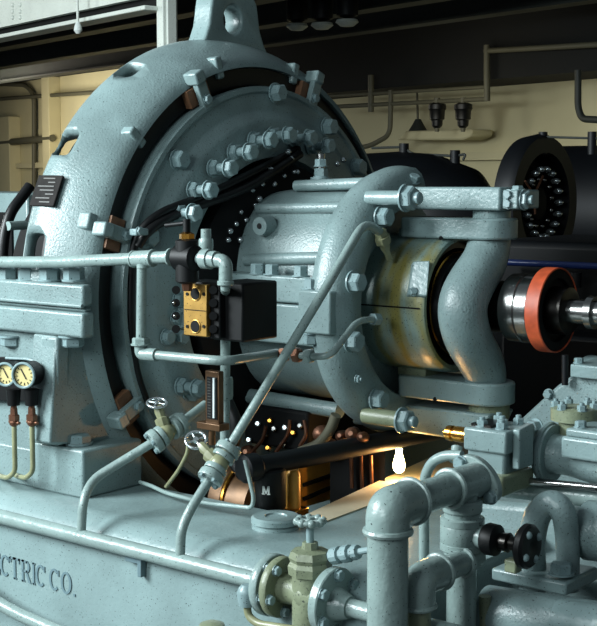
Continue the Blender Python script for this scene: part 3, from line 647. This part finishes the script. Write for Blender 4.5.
# thermometer
yt = -.80
t = thing('thermometer', 'bronze-framed glass thermometer hanging below the return pipe', 'thermometer', at(212, 425, y=yt))
part('frame', MB().box((at(205, 400, y=yt).x, yt, zat(212, 424, yt)), (at(219, 400, y=yt).x, yt+.02, zat(212, 371, yt))), 'bronze', t, .003)
part('scale_plate', MB().box((at(207.2, 400, y=yt).x, yt-.002, zat(212, 419, yt)), (at(217.5, 400, y=yt).x, yt+.004, zat(212, 377, yt))), 'void', t)
part('capillary', MB().cyl(at(214, 418, y=yt-.005), at(214, 378, y=yt-.005), .0035, seg=10), 'glass', t)
m = MB()
for i in range(14):
    z = zat(212, 417-i*2.9, yt); x = at(209, 400, y=yt).x; m.box((x-.002, yt-.0035, z-.0006), (x+.008, yt-.0015, z+.0006))
part('scale_marks', m, 'plateink', t)
part('foot', MB().box((at(199, 425, y=yt).x, yt-.01, zat(212, 430, yt)), (at(222, 425, y=yt).x, yt+.03, zat(212, 423, yt))).cyl(at(212, 445, y=yt+.01), at(212, 428, y=yt+.01), .009), 'bronze', t, .002)
# header pipe along the bedplate
yh = -1.005
HZ = at(130, 549, y=yh).z
def hp(px): return V((at(px, 515+px*.254, y=yh).x, yh, HZ))
t = thing('header_pipe', 'long grey-blue header pipe lying along the bedplate shoulder, ending in a flange', 'pipe', hp(130))
part('pipe', MB().cyl(hp(-60), hp(268), .0205, seg=24), 'pipe', t)

def flange(p, d, r, w, parent, nb=6, nm='flange', mk='pipe', br=.0, rb=.8, hb=None, off=.3):
    d = V(d).normalized(); f = part(nm, MB().lathe([(-w/2, r*.97), (-w/2+.003, r), (w/2-.003, r), (w/2, r*.97)], p, d, 40), mk, parent)
    u, v_, _ = basis(d)
    for i in range(nb):
        a = 2*PI*i/nb+off; bolt(p+d*w/2+(u*math.cos(a)+v_*math.sin(a))*r*rb, d, br or r*.15, f, h=hb or r*.16)
    return f
flange(hp(268)+V((.012, 0, 0)), XD, .074, .022, t, 5, off=.9)
# gate valve
c = V((hp(310).x, yh, HZ))
t = thing('gate_valve', 'yellowed gate valve with white round handwheel between two pipe flanges', 'valve', c)
xl, xr = hp(274).x+.0, hp(333).x
flange(V((xl+.022, yh, HZ)), XD, .072, .02, t, 5, 'inlet_flange', 'yellowed', off=.9)
part('body', MB().lathe([(xl-c.x+.03, .036), (-.03, .034), (0, .046), (.03, .034), (xr-c.x, .036)], c, XD, 28).cyl(c-V((0, 0, .1)), c+V((0, 0, .05)), .042), 'yellowed', t, angle=50)
bz = c+V((0, 0, .048))
part('bonnet', MB().lathe([(0, .05), (.02, .052), (.03, .046), (.04, .05), (.055, .044), (.06, .02), (.075, .018)], bz, ZD, 8), 'yellowed', t, angle=25)
part('stem', MB().cyl(bz+V((0, 0, .06)), bz+V((0, 0, .122)), .009), 'bolt', t)
def handwheel(c, d, R, r, parent, mk, spokes=4, lobes=0, nm='handwheel'):
    u, v_, d = basis(d); m = MB()
    m.torus(c, d, R, r, 36, 10)
    for i in range(spokes):
        a = 2*PI*i/spokes+.4; m.tube([V(c), V(c)+(u*math.cos(a)+v_*math.sin(a))*R], r*.75, 8)
    m.lathe([(-r*1.3, R*.28), (r*1.5, R*.25)], c, d, 14)
    for i in range(lobes):
        a = 2*PI*i/lobes; m.ball(V(c)+(u*math.cos(a)+v_*math.sin(a))*R, r*1.55, (1, 1, 1), 10, 8)
    return part(nm, m, mk, parent)
handwheel(bz+V((0, 0, .124)), ZD, .030, .0065, t, 'pipe', 4, 8)
flange(V((xr, yh, HZ-.005)), XD, .08, .024, t, 6, 'outlet_flange', off=.5)
t = thing('outlet_pipe', 'short grey-blue pipe leaving the gate valve to the right', 'pipe', V((xr+.1, yh, HZ-.03)))
part('pipe', MB().cyl(V((xr+.012, yh, HZ-.008)), V((xr+.5, yh, HZ-.008)), .021), 'pipe', t)
part('shoulder', MB().cyl(V((xr+.012, yh, HZ-.008)), V((xr+.05, yh, HZ-.008)), .04, .026), 'pipe', t)
# little drain cock with olive tube under the header
p = at(247, 597, y=-1.06)
t = thing('drain_cock', 'small drain fitting with a curved olive tube under the header pipe flange', 'fitting', p-V((0, 0, .05)))
part('cap', MB().lathe([(-.02, .02), (.01, .024), (.022, .02), (.03, .012)], p, ZD, 16), 'bolt', t)
part('tube', MB().tube([p-V((0, 0, .015)), at(248, 616, y=-1.06), at(258, 624, y=-1.06), at(310, 632, y=-1.06)], .0095, 12, bend=.04), 'tube', t)
p = at(212, 632, y=-1.06)
t = thing('plug_fitting', 'yellowed round cap at the bottom edge below the header pipe', 'cap', p)
part('cap', MB().lathe([(-p.z, .024), (-.05, .024), (-.049, .036), (0, .036), (.02, .03), (.026, .015)], p, ZD, 16), 'yellowed', t)
p = at(333, 556, y=-.99)
t = thing('grease_nipple', 'grey knurled fitting to the right of the gate valve bonnet', 'fitting', p)
d = (at(375, 549, y=-.99)-p).normalized()
part('body', MB().lathe([(-.01, .012), (.0, .02), (.02, .02), (.022, .014), (.03, .014), (.032, .02), (.05, .02), (.052, .013), (.06, .013), (.062, .018), (.075, .016), (.077, .008), (.13, .007)], p, d, 12), 'bolt', t, angle=25)
# two small globe valves with slanting pipes
def globe(name, label, pc, pa, pb, wheel, wl, mk2, side):
    t = thing(name, label, 'valve', pc)
    da, db = (pa-pc), (pb-pc)
    part('body', MB().tube([pa-da*.1, pc, pb-db*.1], .018, 14, bend=.03).ball(pc, .026), 'tube', t)
    flange(pa, da, .034, .02, t, 4, 'lower_union', br=.007, hb=.007, rb=.72); flange(pa-da.normalized()*.022, da, .031, .014, t, 0, 'lower_union_ring')
    flange(pb, db, .034, .02, t, 4, 'upper_union', br=.007, hb=.007, rb=.72); flange(pb-db.normalized()*.022, db, .031, .014, t, 0, 'upper_union_ring')
    d = (wheel-pc).normalized()
    part('bonnet', MB().lathe([(.015, .017), (.03, .02), (.042, .02), (.045, .012), (.06, .014), (.075, .012), (.08, .006)], pc, d, 8), 'tube', t, angle=25)
    part('stem', MB().cyl(pc+d*.05, wheel, .005), 'steel', t)
    handwheel(wheel, wl, .0265, .004, t, 'chrome', 4)
    return t
y1 = -.80
globe('globe_valve', 'small globe valve with white handwheel, the one left of the thermometer', at(166, 433, y=y1), at(155, 441, y=y1-.03), at(179, 425, y=y1+.05), at(157, 403, y=y1), V((.25, -.25, 1)), 'tube', 0)
t = thing('slanting_pipe', 'grey-blue pipe slanting from the left globe valve down to the header pipe', 'pipe', hp(81))
part('pipe', MB().tube([at(152, 443, y=y1-.03), at(93, 479, y=-.95), at(83, 500, y=-1.0), V((hp(81).x, yh, HZ))], .0125, 14, bend=.07, n=8), 'pipe', t)
t = thing('branch_pipe', 'short pipe from the left globe valve back into the end shield', 'pipe', at(190, 420, y=-.7))
part('pipe', MB().tube([at(182, 423, y=y1+.06), at(205, 405, y=-.62)], .014, 14), 'pipe', t)
y2 = -.88
globe('globe_valve', 'small globe valve with white handwheel, the one at the foot of the long slanting pipe', at(219, 464, y=y2), at(211, 477, y=y2-.03), at(228, 450, y=y2+.03), at(196, 440, y=y2), V((.5, -.55, .8)), 'tube', 0)
t = thing('valve_pipe', 'grey-blue pipe dropping from the front globe valve down to the header pipe', 'pipe', hp(180))
part('pipe', MB().tube([at(209, 480, y=y2-.03), at(190, 510, y=-.97), at(181, 530, y=-1.0), V((hp(180).x, yh, HZ))], .0125, 14, bend=.07, n=8), 'pipe', t)
t = thing('long_slanting_pipe', 'long thin grey-blue pipe slanting across the bracket up to the bearing housing', 'pipe', at(232, 443, y=y2+.04))
e1 = at(386, 244, x=.66)
part('pipe', MB().tube([at(230, 446, y=y2+.04), at(330, 281, y=-.55), at(364, 222, y=-.36), at(380, 232, x=.66)], .0125, 14, bend=.09, n=8), 'pipe', t)
dd = (at(388, 256, x=.66)-at(379, 228, x=.66)).normalized()
part('union', MB().lathe([(0, .013), (.005, .019), (.02, .019), (.022, .024), (.042, .024), (.045, .017), (.06, .015), (.075, .010), (.10, .009)], at(380, 230, x=.66), dd, 6), 'tube', t, angle=25)
# small feed line to the housing
t = thing('small_feed_pipe', 'thin pipe with copper union bending up to the side of the bearing housing', 'pipe', at(300, 356, y=-.55))
yf = -.55
part('pipe', MB().tube([at(270, 354, y=yf), at(330, 357, y=yf), at(357, 321, y=-.38), at(377, 319, y=-.28)], .0095, 12, bend=.04), 'pipe', t)
for px, mk in ((284, 'copper'), (297, 'copper'), (309, 'pipe')):
    part('union_nut', MB().lathe([(-.012, .016), (-.008, .02), (.008, .02), (.012, .016)], at(px, 354.5+(px-284)*.06, y=yf), XD, 6), mk, t)
part('cock', MB().cyl(at(297, 348, y=yf), at(297, 362, y=yf), .008), 'copper', t)
part('end_nut', MB().lathe([(-.015, .018), (.01, .018)], at(376, 319, y=-.285), at(384, 319, y=-.25)-at(376, 319, y=-.285), 6), 'bolt', t)
# loose thin tubing on the bed edge
solo('thin_tube', MB().tube([at(140, 482, y=-.66), at(152, 486, y=-.68), at(166, 493, y=-.7), at(205, 503, y=-.72), at(252, 508, y=-.72), at(254, 498, y=-.72), at(245, 460, y=-.72)], .006, 10, bend=.04), 'pipe', 'thin pale tube lying along the inner edge of the bedplate under the valves', 'tube')
solo('thin_tube', MB().tube([at(166, 487, y=-.64), at(179, 470, y=-.64), at(188, 452, y=-.64), at(188, 440, y=-.64)], .006, 10, bend=.03), 'tube', 'thin olive tube curving up behind the left globe valve', 'tube')

# ================================================================== lit pit under the bearing
t = thing('oil_can', 'black can with a white letter M standing in the lit pit', 'can', at(270, 512, y=-.52))
c = at(270, 500, y=-.55); zt, zb2 = zat(270, 470, -.55), zat(270, 508, -.55)
part('body', MB().lathe([(0, .042), (.004, .045), (zt-zb2, .045), (zt-zb2+.006, .04)], V((c.x, c.y, zb2)), ZD, 36), 'blackbox', t)
part('foot', MB().box((c.x-.03, c.y-.03, zb2-.03), (c.x-.005, c.y, zb2)), 'brightbrass', t, label='brass foot'); part('foot', MB().box((c.x+.0, c.y-.02, zb2-.03), (c.x+.02, c.y+.02, zb2)), 'brightbrass', t, label='brass foot')
m = MB(); d = (V((CAM.x, CAM.y, 0))-V((c.x, c.y, 0))).normalized(); d = Matrix.Rotation(R_(-14), 3, 'Z') @ d; u = V((-d.y, d.x, 0)); o_ = V((c.x, c.y, zat(263, 494, -.59)))+d*.0465; hh, ww = .024, .02
def qd(pts): m.prism([o_+u*(x*ww)+V((0, 0, z*hh)) for x, z in pts], -d*.004)
qd([(-.5, 0), (-.28, 0), (-.28, 1), (-.5, 1)]); qd([(.28, 0), (.5, 0), (.5, 1), (.28, 1)]); qd([(-.5, 1), (-.25, 1), (.09, .1), (-.09, .1)]); qd([(.5, 1), (.25, 1), (-.09, .1), (.09, .1)])
for s_ in (-.39, .39): qd([(s_-.2, 0), (s_+.2, 0), (s_+.2, .12), (s_-.2, .12)])
part('letter_mark', m, 'white', t)
c = at(293, 498, y=-.46); zt, zb2 = zat(293, 470, -.46), zat(293, 512, -.46)
t = thing('brass_cylinder', 'upright polished brass cylinder to the right of the black can', 'cylinder', V((c.x, c.y, zb2)))
part('barrel', MB().lathe([(.012, .022), (zt-zb2-.01, .021), (zt-zb2, .015)], V((c.x, c.y, zb2)), ZD, 28), 'gold', t)
part('base', MB().box((c.x-.035, c.y-.03, zb2-.02), (c.x+.035, c.y+.03, zb2+.014)), 'brightbrass', t, .003)
t = thing('brass_casing', 'large brass casing behind the brass cylinder in the lit pit', 'casing', at(325, 505, y=.07))
p0, p1 = at(302, 470, y=-.36), at(350, 470, y=-.36)
part('panel', MB().hexa([at(298, 509, y=-.14), at(350, 494, y=.12), at(350, 494, y=.17), at(298, 509, y=-.09), at(298, 460, y=-.14), at(350, 450, y=.12), at(350, 450, y=.17), at(298, 460, y=-.09)]), 'gold', t, .004)
for i in range(2): part('slot_bar', MB().tube([at(304, 499-i*14, y=-.12), at(343, 482-i*11, y=.07)], .007, 12), 'void', t)
part('side_frame', MB().tube([at(346, 500, y=.08), at(346, 452, y=.08)], .014, 12), 'void', t)
t = thing('copper_hood', 'copper-brown curved hood left of the black can in the pit', 'light stand-in', at(238, 500, y=-.55))  # added shell, its brown colour imitates warm light on the end bell's bottom
part('shell', MB().lathe([(0, .02), (0, .11), (.14, .11), (.15, .08)], at(232, 500, y=-.45), XD, 40), 'bronze', t); part('band', MB().torus(at(246, 500, y=-.45), XD, .108, .008, 40, 8), 'brightbrass', t)
t = thing('dark_cross_bar', 'thick dark bar crossing the lit pit just above the black can', 'bar', at(330, 455, y=-.2))
b0, b1 = at(250, 468, y=-.62), at(445, 429, y=.12)
part('bar', MB().cyl(b0, b1, .029), 'navy', t); part('joint', MB().lathe([(-.03, .03), (-.02, .04), (.02, .04), (.03, .03)], b0, b1-b0, 24), 'navy', t)
t = thing('pit_shade_block', 'added dark block shading the pit under the bracket with gleaming copper and brass pieces', 'shade block', at(300, 440, y=-.1))
part('block', MB().box((.12, -.22, zat(300, 452, -.22)), (.38, .30, 1.11)), 'void', t, .01)  # added black box that makes the space below the barrel dark
for px, py, s_ in ((321, 434, .03), (341, 436, .02), (352, 434, .024), (362, 437, .018), (247, 452, .025), (330, 444, .018)):
    p = at(px, py, y=-.24); part('copper_piece', MB().lathe([(-.03, s_*.6), (-.02, s_), (.01, s_*.8), (.02, s_*.3)], p, V((.4, -1, .3)), 12), 'copper', t, label='gleaming copper piece')
for i, (px, py) in enumerate(((258, 424), (270, 421), (274, 429), (285, 428), (293, 433), (265, 435), (283, 444), (268, 448), (300, 426), (249, 440))):
    part('bolt_head', MB().lathe([(-.02, .010), (.006, .010), (.010, .006)], at(px, py, y=-.228), V((.5, -1, .4)), 8), ('chrome', 'brightbrass', 'steel')[i % 3], t, label='gleaming bolt head')
for pts in (((252, 452), (262, 440), (266, 426)), ((276, 452), (287, 436), (290, 420)), ((300, 446), (306, 434), (304, 420))):
    part('copper_lead', MB().tube(spline([at(x, y, y=-.24) for x, y in pts]), .006, 10), 'copper', t)
part('curved_guard', MB().tube(spline([at(300, 452, y=-.26), at(318, 444, y=-.26), at(330, 430, y=-.26), at(336, 415, y=-.26)]), .016, 12), 'conduit', t)
part('cable', MB().tube(spline([at(226, 400, y=-.5), at(236, 425, y=-.5), at(232, 455, y=-.5), at(246, 480, y=-.5)]), .02, 12), 'black', t)
part('guard_plate', MB().hexa([at(330, 505, y=-.1), at(385, 485, y=-.1), at(385, 485, y=.0), at(330, 505, y=.0), at(330, 452, y=-.1), at(385, 440, y=-.1), at(385, 440, y=.0), at(330, 452, y=.0)]), 'void', t)
for x in (352, 362, 372): part('bracket_post', MB().tube([at(x, 488, y=-.12), at(x-1, 455, y=-.12)], .006, 10), 'copper', t)
p = at(399, 460, y=-.06)
t = thing('inspection_bulb', 'bare lit bulb glowing under the lower arm of the bracket', 'bulb', p)
part('glass', MB().lathe([(-.040, .006), (-.033, .015), (-.018, .0195), (.0, .016), (.02, .010), (.04, .009)], p, ZD, 24), 'bulb', t)
part('socket', MB().cyl(p+V((0, 0, .038)), p+V((0, 0, .062)), .012), 'brightbrass', t)
part('cord', MB().tube([p+V((0, 0, .06)), p+V((0, .03, .075)), p+V((0, .2, .08))], .005, 8), 'black', t)

# ================================================================== foreground pipework at lower right
yv = -1.13
BX = at(388, 530, y=yv).x
t = thing('main_water_pipe', 'fat grey-blue pipe rising from the bottom edge and elbowing right to the pump block', 'pipe', V((BX, yv, .6)))
ez = zat(388, 531, yv); zc = zat(388, 509, yv)
part('riser', MB().cyl((BX, yv, .3), (BX, yv, ez-.0), .043, seg=32), 'pipe', t)
R0 = .047
el = [V((BX, yv, ez-.05)), V((BX, yv, zc)), V((BX, yv+.14, zc))]
part('elbow', MB().tube([V((BX, yv, ez)), V((BX, yv, zc)), V((BX, yv+.085, zc))], R0, 28, bend=.06, n=10), 'pipe', t)
part('elbow_bead', MB().torus(V((BX, yv, ez)), ZD, .046, .008, 36, 8), 'pipe', t); part('elbow_bead', MB().torus(V((BX, yv+.085, zc)), YD, .046, .007, 36, 8), 'pipe', t)
part('branch', MB().cyl((BX, yv+.07, zc), (BX, yv+.34, zc), .036), 'pipe', t)
part('branch_bead', MB().torus(V((BX, yv+.235, zc)), YD, .04, .007, 36, 8), 'pipe', t)
TZ = V((BX, yv+.39, zc))
part('tee_hub', MB().cyl((BX, yv+.235, zc), (BX, yv+.345, zc), .041), 'pipe', t)
fy = yv+.345
def fl_(a):
    x, z = .066*math.cos(a), .043*math.sin(a); c_, s_ = math.cos(R_(-40)), math.sin(R_(-40)); return V((x*c_-z*s_, 0, x*s_+z*c_))
of = part('oval_flange', MB().prism([V((BX, fy, zc))+fl_(a) for a in [2*PI*i/32 for i in range(32)]], (0, .024, 0)), 'pipe', t, .004)
for s_ in (-1, 1): bolt(V((BX, fy, zc))+fl_(0 if s_ > 0 else PI)*.8, -YD, .014, of, h=.014)
# vertical valve column with black handwheels
yq = yv+.29; VX = BX
t = thing('valve_column', 'grey-blue upright pipe with stacked unions under the tee of the fat pipe', 'pipe', V((VX, yq, .5)))
def vz(py): return zat(459, py, yq)
part('pipe', MB().cyl((VX, yq, .3), (VX, yq, vz(490)), .034, seg=28), 'pipe', t)
for py, r, w in ((505, .045, .03), (514, .041, .014), (520, .05, .02), (532, .05, .05), (545, .05, .02), (553, .041, .02)): collar(V((VX, yq, vz(py))), ZD, r, w, t, 'union_ring')
part('upper_union', MB().cyl((VX, yq, vz(497)), (VX, yq, vz(480)), .034), 'pipe', t)
part('side_stub', MB().cyl((VX, yq, vz(533)), (VX+.062, yq, vz(533)), .026), 'pipe', t)
hv = V((VX, yq, vz(533)))
t = thing('black_handwheel_valve', 'black valve spindle with two round black wheels pointing right', 'valve', hv+V((.15, 0, -.05)))
part('collar', MB().lathe([(.058, .02), (.06, .032), (.068, .036), (.09, .035), (.1, .022)], hv, XD, 28), 'blackbox', t)
part('spindle', MB().lathe([(.09, .018), (.12, .022), (.125, .016), (.17, .014)], hv, XD, 20), 'darksteel', t)
part('wheel', MB().lathe([(.15, .02), (.153, .044), (.158, .049), (.170, .049), (.176, .044), (.178, .02), (.174, .01)], hv, XD, 36), 'black', t); 
for a in range(0, 360, 90): part('grip_knob', MB().ball(hv+V((.176, .032*math.cos(R_(a+30)), .034*math.sin(R_(a+30)))), .009, (1, 1, 1), 10, 8), 'bolt', t)
part('yellowed_base', MB().cbox(hv+V((.12, .02, -.055)), (.03, .03, .03)), 'yellowed', t, .004)
# lower elbow pipe
LX = at(418, 600, y=-1.05).x; yl = -1.05; lz2 = zat(425, 582, yl)
t = thing('lower_elbow_pipe', 'smaller grey-blue elbow pipe just right of the fat riser, turning into the valve column', 'pipe', V((LX, yl, .5)))
part('elbow', MB().tube([V((LX, yl, lz2-.055)), V((LX, yl, lz2)), V((LX, yl+.075, lz2))], .037, 26, bend=.055, n=10), 'pipe', t)
part('bead', MB().torus(V((LX, yl, lz2-.055)), ZD, .036, .006, 32, 8), 'pipe', t); part('bead', MB().torus(V((LX, yl+.08, lz2)), YD, .037, .006, 32, 8), 'pipe', t)
part('stub', MB().cyl((LX, yl+.07, lz2), (LX, yl+.23, lz2), .028), 'pipe', t); part('stub_bead', MB().torus(V((LX, yl+.175, lz2)), YD, .03, .006, 32, 8), 'pipe', t)
part('riser', MB().cyl((LX, yl, .3), (LX, yl, lz2-.05), .028), 'yellowed', t)
# thin pipe standing behind the fat elbow
solo('thin_riser', MB().tube([at(424, 560, y=-.75), at(424, 478, y=-.75), at(432, 461, y=-.75), at(447, 455, y=-.75), at(462, 456, y=-.75)], .0125, 12, bend=.05), 'pipe', 'thin grey-blue pipe arching behind the fat elbow', 'pipe')
# pump block with brass plug
yk_ = -.60
def kx(px): return at(px, 445, y=yk_).x
t = thing('pump_block', 'grey-blue square pump block with studs on top, right of the brass plug', 'pump', V((kx(488), yk_+.1, .9)))
x0, x1 = kx(467), kx(505)
bk = part('body', MB().box((x0, yk_, zat(488, 490, yk_)), (x1, yk_+.12, zat(488, 436, yk_))), 'paint', t, .008)
part('cover_plate', MB().box((x0-.004, yk_-.012, zat(488, 452, yk_)), (x1+.01, yk_+.13, zat(488, 429, yk_))), 'paint', t, .006)
part('lower_flange', MB().box((x0-.02, yk_-.03, zat(488, 492, yk_)), (x1+.015, yk_+.12, zat(488, 472, yk_))), 'yellowed', t, .008)
for dx, dy in ((.03, .02), (.085, .02), (.03, .10), (.085, .10), (.06, .065)): bolt(V((x0+dx, yk_+dy, zat(488, 429, yk_))), ZD, .013, bk, 'stud_nut', h=.016, nut=True)
part('top_plate', MB().box((x0+.005, yk_+.01, zat(488, 429, yk_)), (x0+.06, yk_+.09, zat(488, 426, yk_))), 'darksteel', t)
part('side_web', MB().prism([V((x1+.008, yk_+.02, zat(505, y, yk_))) for y in (430, 470)]+[V((x1+.008, yk_+.09, zat(505, 470, yk_))), V((x1+.008, yk_+.09, zat(505, 427, yk_)))], (.02, 0, 0)), 'paint', t, .004)
pb = V((x0-.004, yk_+.03, zat(466, 438, yk_)))
part('brass_plug', MB().lathe([(-.002, .02), (-.045, .02), (-.047, .016), (-.053, .016), (-.055, .02), (-.07, .019), (-.073, .01), (-.08, .009)], pb, XD, 28), 'brightbrass', t, label='brass plug')
part('bracket_arm', MB().tube([at(455, 462, y=-.62), at(457, 447, y=-.60)], .014, 12), 'pipe', t)
# casing with sloping side at the right edge
t = thing('gear_casing', 'grey-blue gear casing with a sloping edge rising to the right', 'casing', V((1.6, -.1, .9)))
yg = -.16
part('shell', MB().prism([at(x, y, y=yg) for x, y in ((478, 478), (507, 431), (556, 386), (573, 374), (680, 372), (680, 500))], (0, .45, 0)), 'rough', t, .012)
part('top_flange', MB().box((at(570, 370, y=yg-.03).x, yg-.03, zat(570, 377, yg-.03)), (at(570, 370, y=yg-.03).x+.6, yg+.45, zat(570, 364, yg-.03))), 'paint', t, .004)
part('bearing_cap', MB().lathe([(0, .13), (.5, .13)], V((at(588, 364, y=yg+.2).x, yg+.2, zat(588, 364, yg+.2)-.105)), XD, 40), 'paint', t)
bolt(V((at(577, 362, y=yg-.01).x, yg-.0, zat(570, 364, yg-.03))), ZD, .012, t, h=.014)
part('stay_rod', MB().tube([at(565, 385, y=yg-.02), at(565, 355, y=yg-.02)], .009, 10), 'navy', t)
bolt(at(549, 394, y=yg), -YD, .012, t)
# pipe with ring flange
yr = -.42
fc = at(549, 453, y=yr)
t = thing('flanged_branch', 'grey-blue pipe branch with a round ring flange, below the studded cover', 'pipe', fc-V((0, 0, .07)))
part('ring_flange', MB().lathe([(-.012, .06), (-.012, .07), (.014, .072), (.014, .05)], fc, XD, 40), 'paint', t)
part('ring_rim', MB().torus(fc+V((.0, 0, 0)), XD, .07, .008, 40, 8), 'paint', t)
part('neck', MB().lathe([(0, .052), (.04, .048), (.07, .05), (.12, .058), (.5, .06)], fc, XD, 32), 'rough', t)
part('flange_step', MB().box((fc.x+.075, yr-.085, fc.z+.012), (fc.x+.5, yr+.05, fc.z+.065)), 'paint', t, .008); part('flange_step', MB().box((fc.x+.085, yr-.08, fc.z+.065), (fc.x+.5, yr+.05, fc.z+.085)), 'paint', t, .006)
for dx in (.11, .17): bolt(V((fc.x+dx, yr-.05, fc.z+.085)), ZD, .013, t, h=.016)
bolt(at(537, 428, y=yr), V((-.3, -1, 0)), .02, t, h=.024)
cc = at(575, 408, y=-.36)
t = thing('studded_cover', 'yellowed round cover ringed with studs on the gear casing', 'cover', cc-V((0, 0, .03)))
part('disc', MB().lathe([(-.03, .045), (-.03, .06), (.0, .06), (.004, .045), (.006, .03)], cc, ZD, 40), 'yellowed', t)
for i in range(6):
    a = 2*PI*i/6+.3; bolt(cc+V((  .048*math.cos(a), .048*math.sin(a), .0)), ZD, .011, t, 'stud_nut', h=.015, nut=True)
part('neck', MB().cyl(cc-V((0, 0, .09)), cc-V((0, 0, .03)), .04), 'yellowed', t)
# horizontal pipes behind the loop
solo('polished_rod', MB().tube([at(528, 481, y=-.5), at(640, 492, y=-.5)], .0095, 12), 'steel', 'bright worn rod running right under the ring flange', 'rod')
solo('cross_pipe', MB().tube([at(505, 488, y=-.46), at(640, 503, y=-.46)], .024, 16), 'pipe', 'grey-blue horizontal pipe under the bright rod', 'pipe')
# loop bracket
yo = -.66
t = thing('lifting_loop', 'thick grey-blue arched loop on a bolted foot, right of the black wheels', 'loop bracket', at(535, 590, y=yo))
lp = spline([at(533, 590, y=yo), at(532, 565, y=yo), at(532, 540, y=yo), at(538, 515, y=yo), at(551, 503, y=yo), at(563, 512, y=yo), at(567, 535, y=yo+.02), at(568, 560, y=yo+.02), at(568, 590, y=yo+.02)])
part('arch', MB().tube(lp, .03, 20, radii=[.034-.008*i/(len(lp)-1) for i in range(len(lp))]), 'rough', t)
part('foot', MB().hexa([at(491, 580, y=yo-.06), at(566, 597, y=yo-.06), at(566, 597, y=yo-.06)+V((0, .16, 0)), at(491, 580, y=yo-.06)+V((0, .16, 0)),
                        at(491, 568, y=yo-.06), at(566, 583, y=yo-.06), at(566, 583, y=yo-.06)+V((0, .16, 0)), at(491, 568, y=yo-.06)+V((0, .16, 0))]), 'paint', t, .006)
bolt(at(561, 574, y=yo-.03), ZD, .024, t, h=.026)
# lower mass at bottom right
t = thing('pump_casing', 'grey-blue rounded pump casing at the bottom right corner', 'pump', V((1.55, -.75, .5)))
part('barrel', MB().tube([at(488, 612, y=-.75), at(660, 640, y=-.75)], .062, 32), 'rough', t)
part('step', MB().tube([at(560, 622, y=-.80), at(690, 642, y=-.80)], .05, 28), 'paint', t)
part('back_body', MB().prism([at(x, y, y=-.5) for x, y in ((494, 560), (660, 585), (660, 700), (494, 660))], (0, .3, 0)), 'rough', t, .02)
part('back_step', MB().prism([at(x, y, y=-.34) for x, y in ((470, 500), (660, 515), (660, 600), (470, 590))], (0, .25, 0)), 'rough', t, .02)
part('drain_pipe', MB().tube([at(485, 596, y=-.8), at(485, 640, y=-.8)], .014, 12), 'yellowed', t)
solo('side_cylinder', MB().tube([at(588, 530, y=-.56), at(660, 538, y=-.56)], .07, 28), 'rough', 'grey-blue drum at the right edge behind the loop', 'drum')
# ================================================================== light
w = bpy.data.worlds.new('hall_daylight'); SC.world = w; w.use_nodes = True
bg = w.node_tree.nodes['Background']; bg.inputs[0].default_value = (.74, .9, 1., 1); bg.inputs[1].default_value = .17
def area(name, loc, target, size, e, col, sy=None):
    d = bpy.data.lights.new(name, 'AREA'); d.energy = e; d.size = size; d.color = col
    if sy: d.shape = 'RECTANGLE'; d.size_y = sy
    o = bpy.data.objects.new(name, d); COL.objects.link(o); o.location = loc
    o.rotation_mode = 'QUATERNION'; o.rotation_quaternion = (V(target)-V(loc)).to_track_quat('-Z', 'Y'); return o
area('window_daylight', (-2.1, -4.0, 3.3), (.0, -.6, 1.2), 1.9, 540, (.87, .97, 1.), 2.0)
area('right_fill_light', (.9, -5.6, 3.2), (.9, 0, 1.3), 1.8, 120, (.85, .97, 1.))  # added fill for the right-hand side, out of view, not a window
area('girder_fill_light', H(-6, -2.5, 3.0), H(-4.5, 1.5, 2.9), 1.2, 90, (.95, 1., .95))  # added light to brighten the white girder, no window behind it
area('wall_window_light', H(-13.5, 5.0, 2.4), H(-13, 7, 2.2), 1.5, 80, (1., .92, .74))
area('back_wall_fill_light', H(-5, 5.2, 2.5), H(-5, 7, 2.0), 1.2, 6, (1., .93, .72))  # added fill that brightens the back wall, not a fitting of the hall
bl = bpy.data.lights.new('inspection_bulb_light', 'POINT'); bl.energy = 2; bl.color = (1., .5, .16); bl.shadow_soft_size = .02
bo = bpy.data.objects.new('inspection_bulb_light', bl); COL.objects.link(bo); bo.location = at(396, 466, y=-.10)
SC.view_settings.view_transform = 'Standard'; SC.view_settings.look = 'None'; SC.view_settings.gamma = 1; SC.view_settings.exposure = 0
SC.view_settings.use_curve_mapping = False
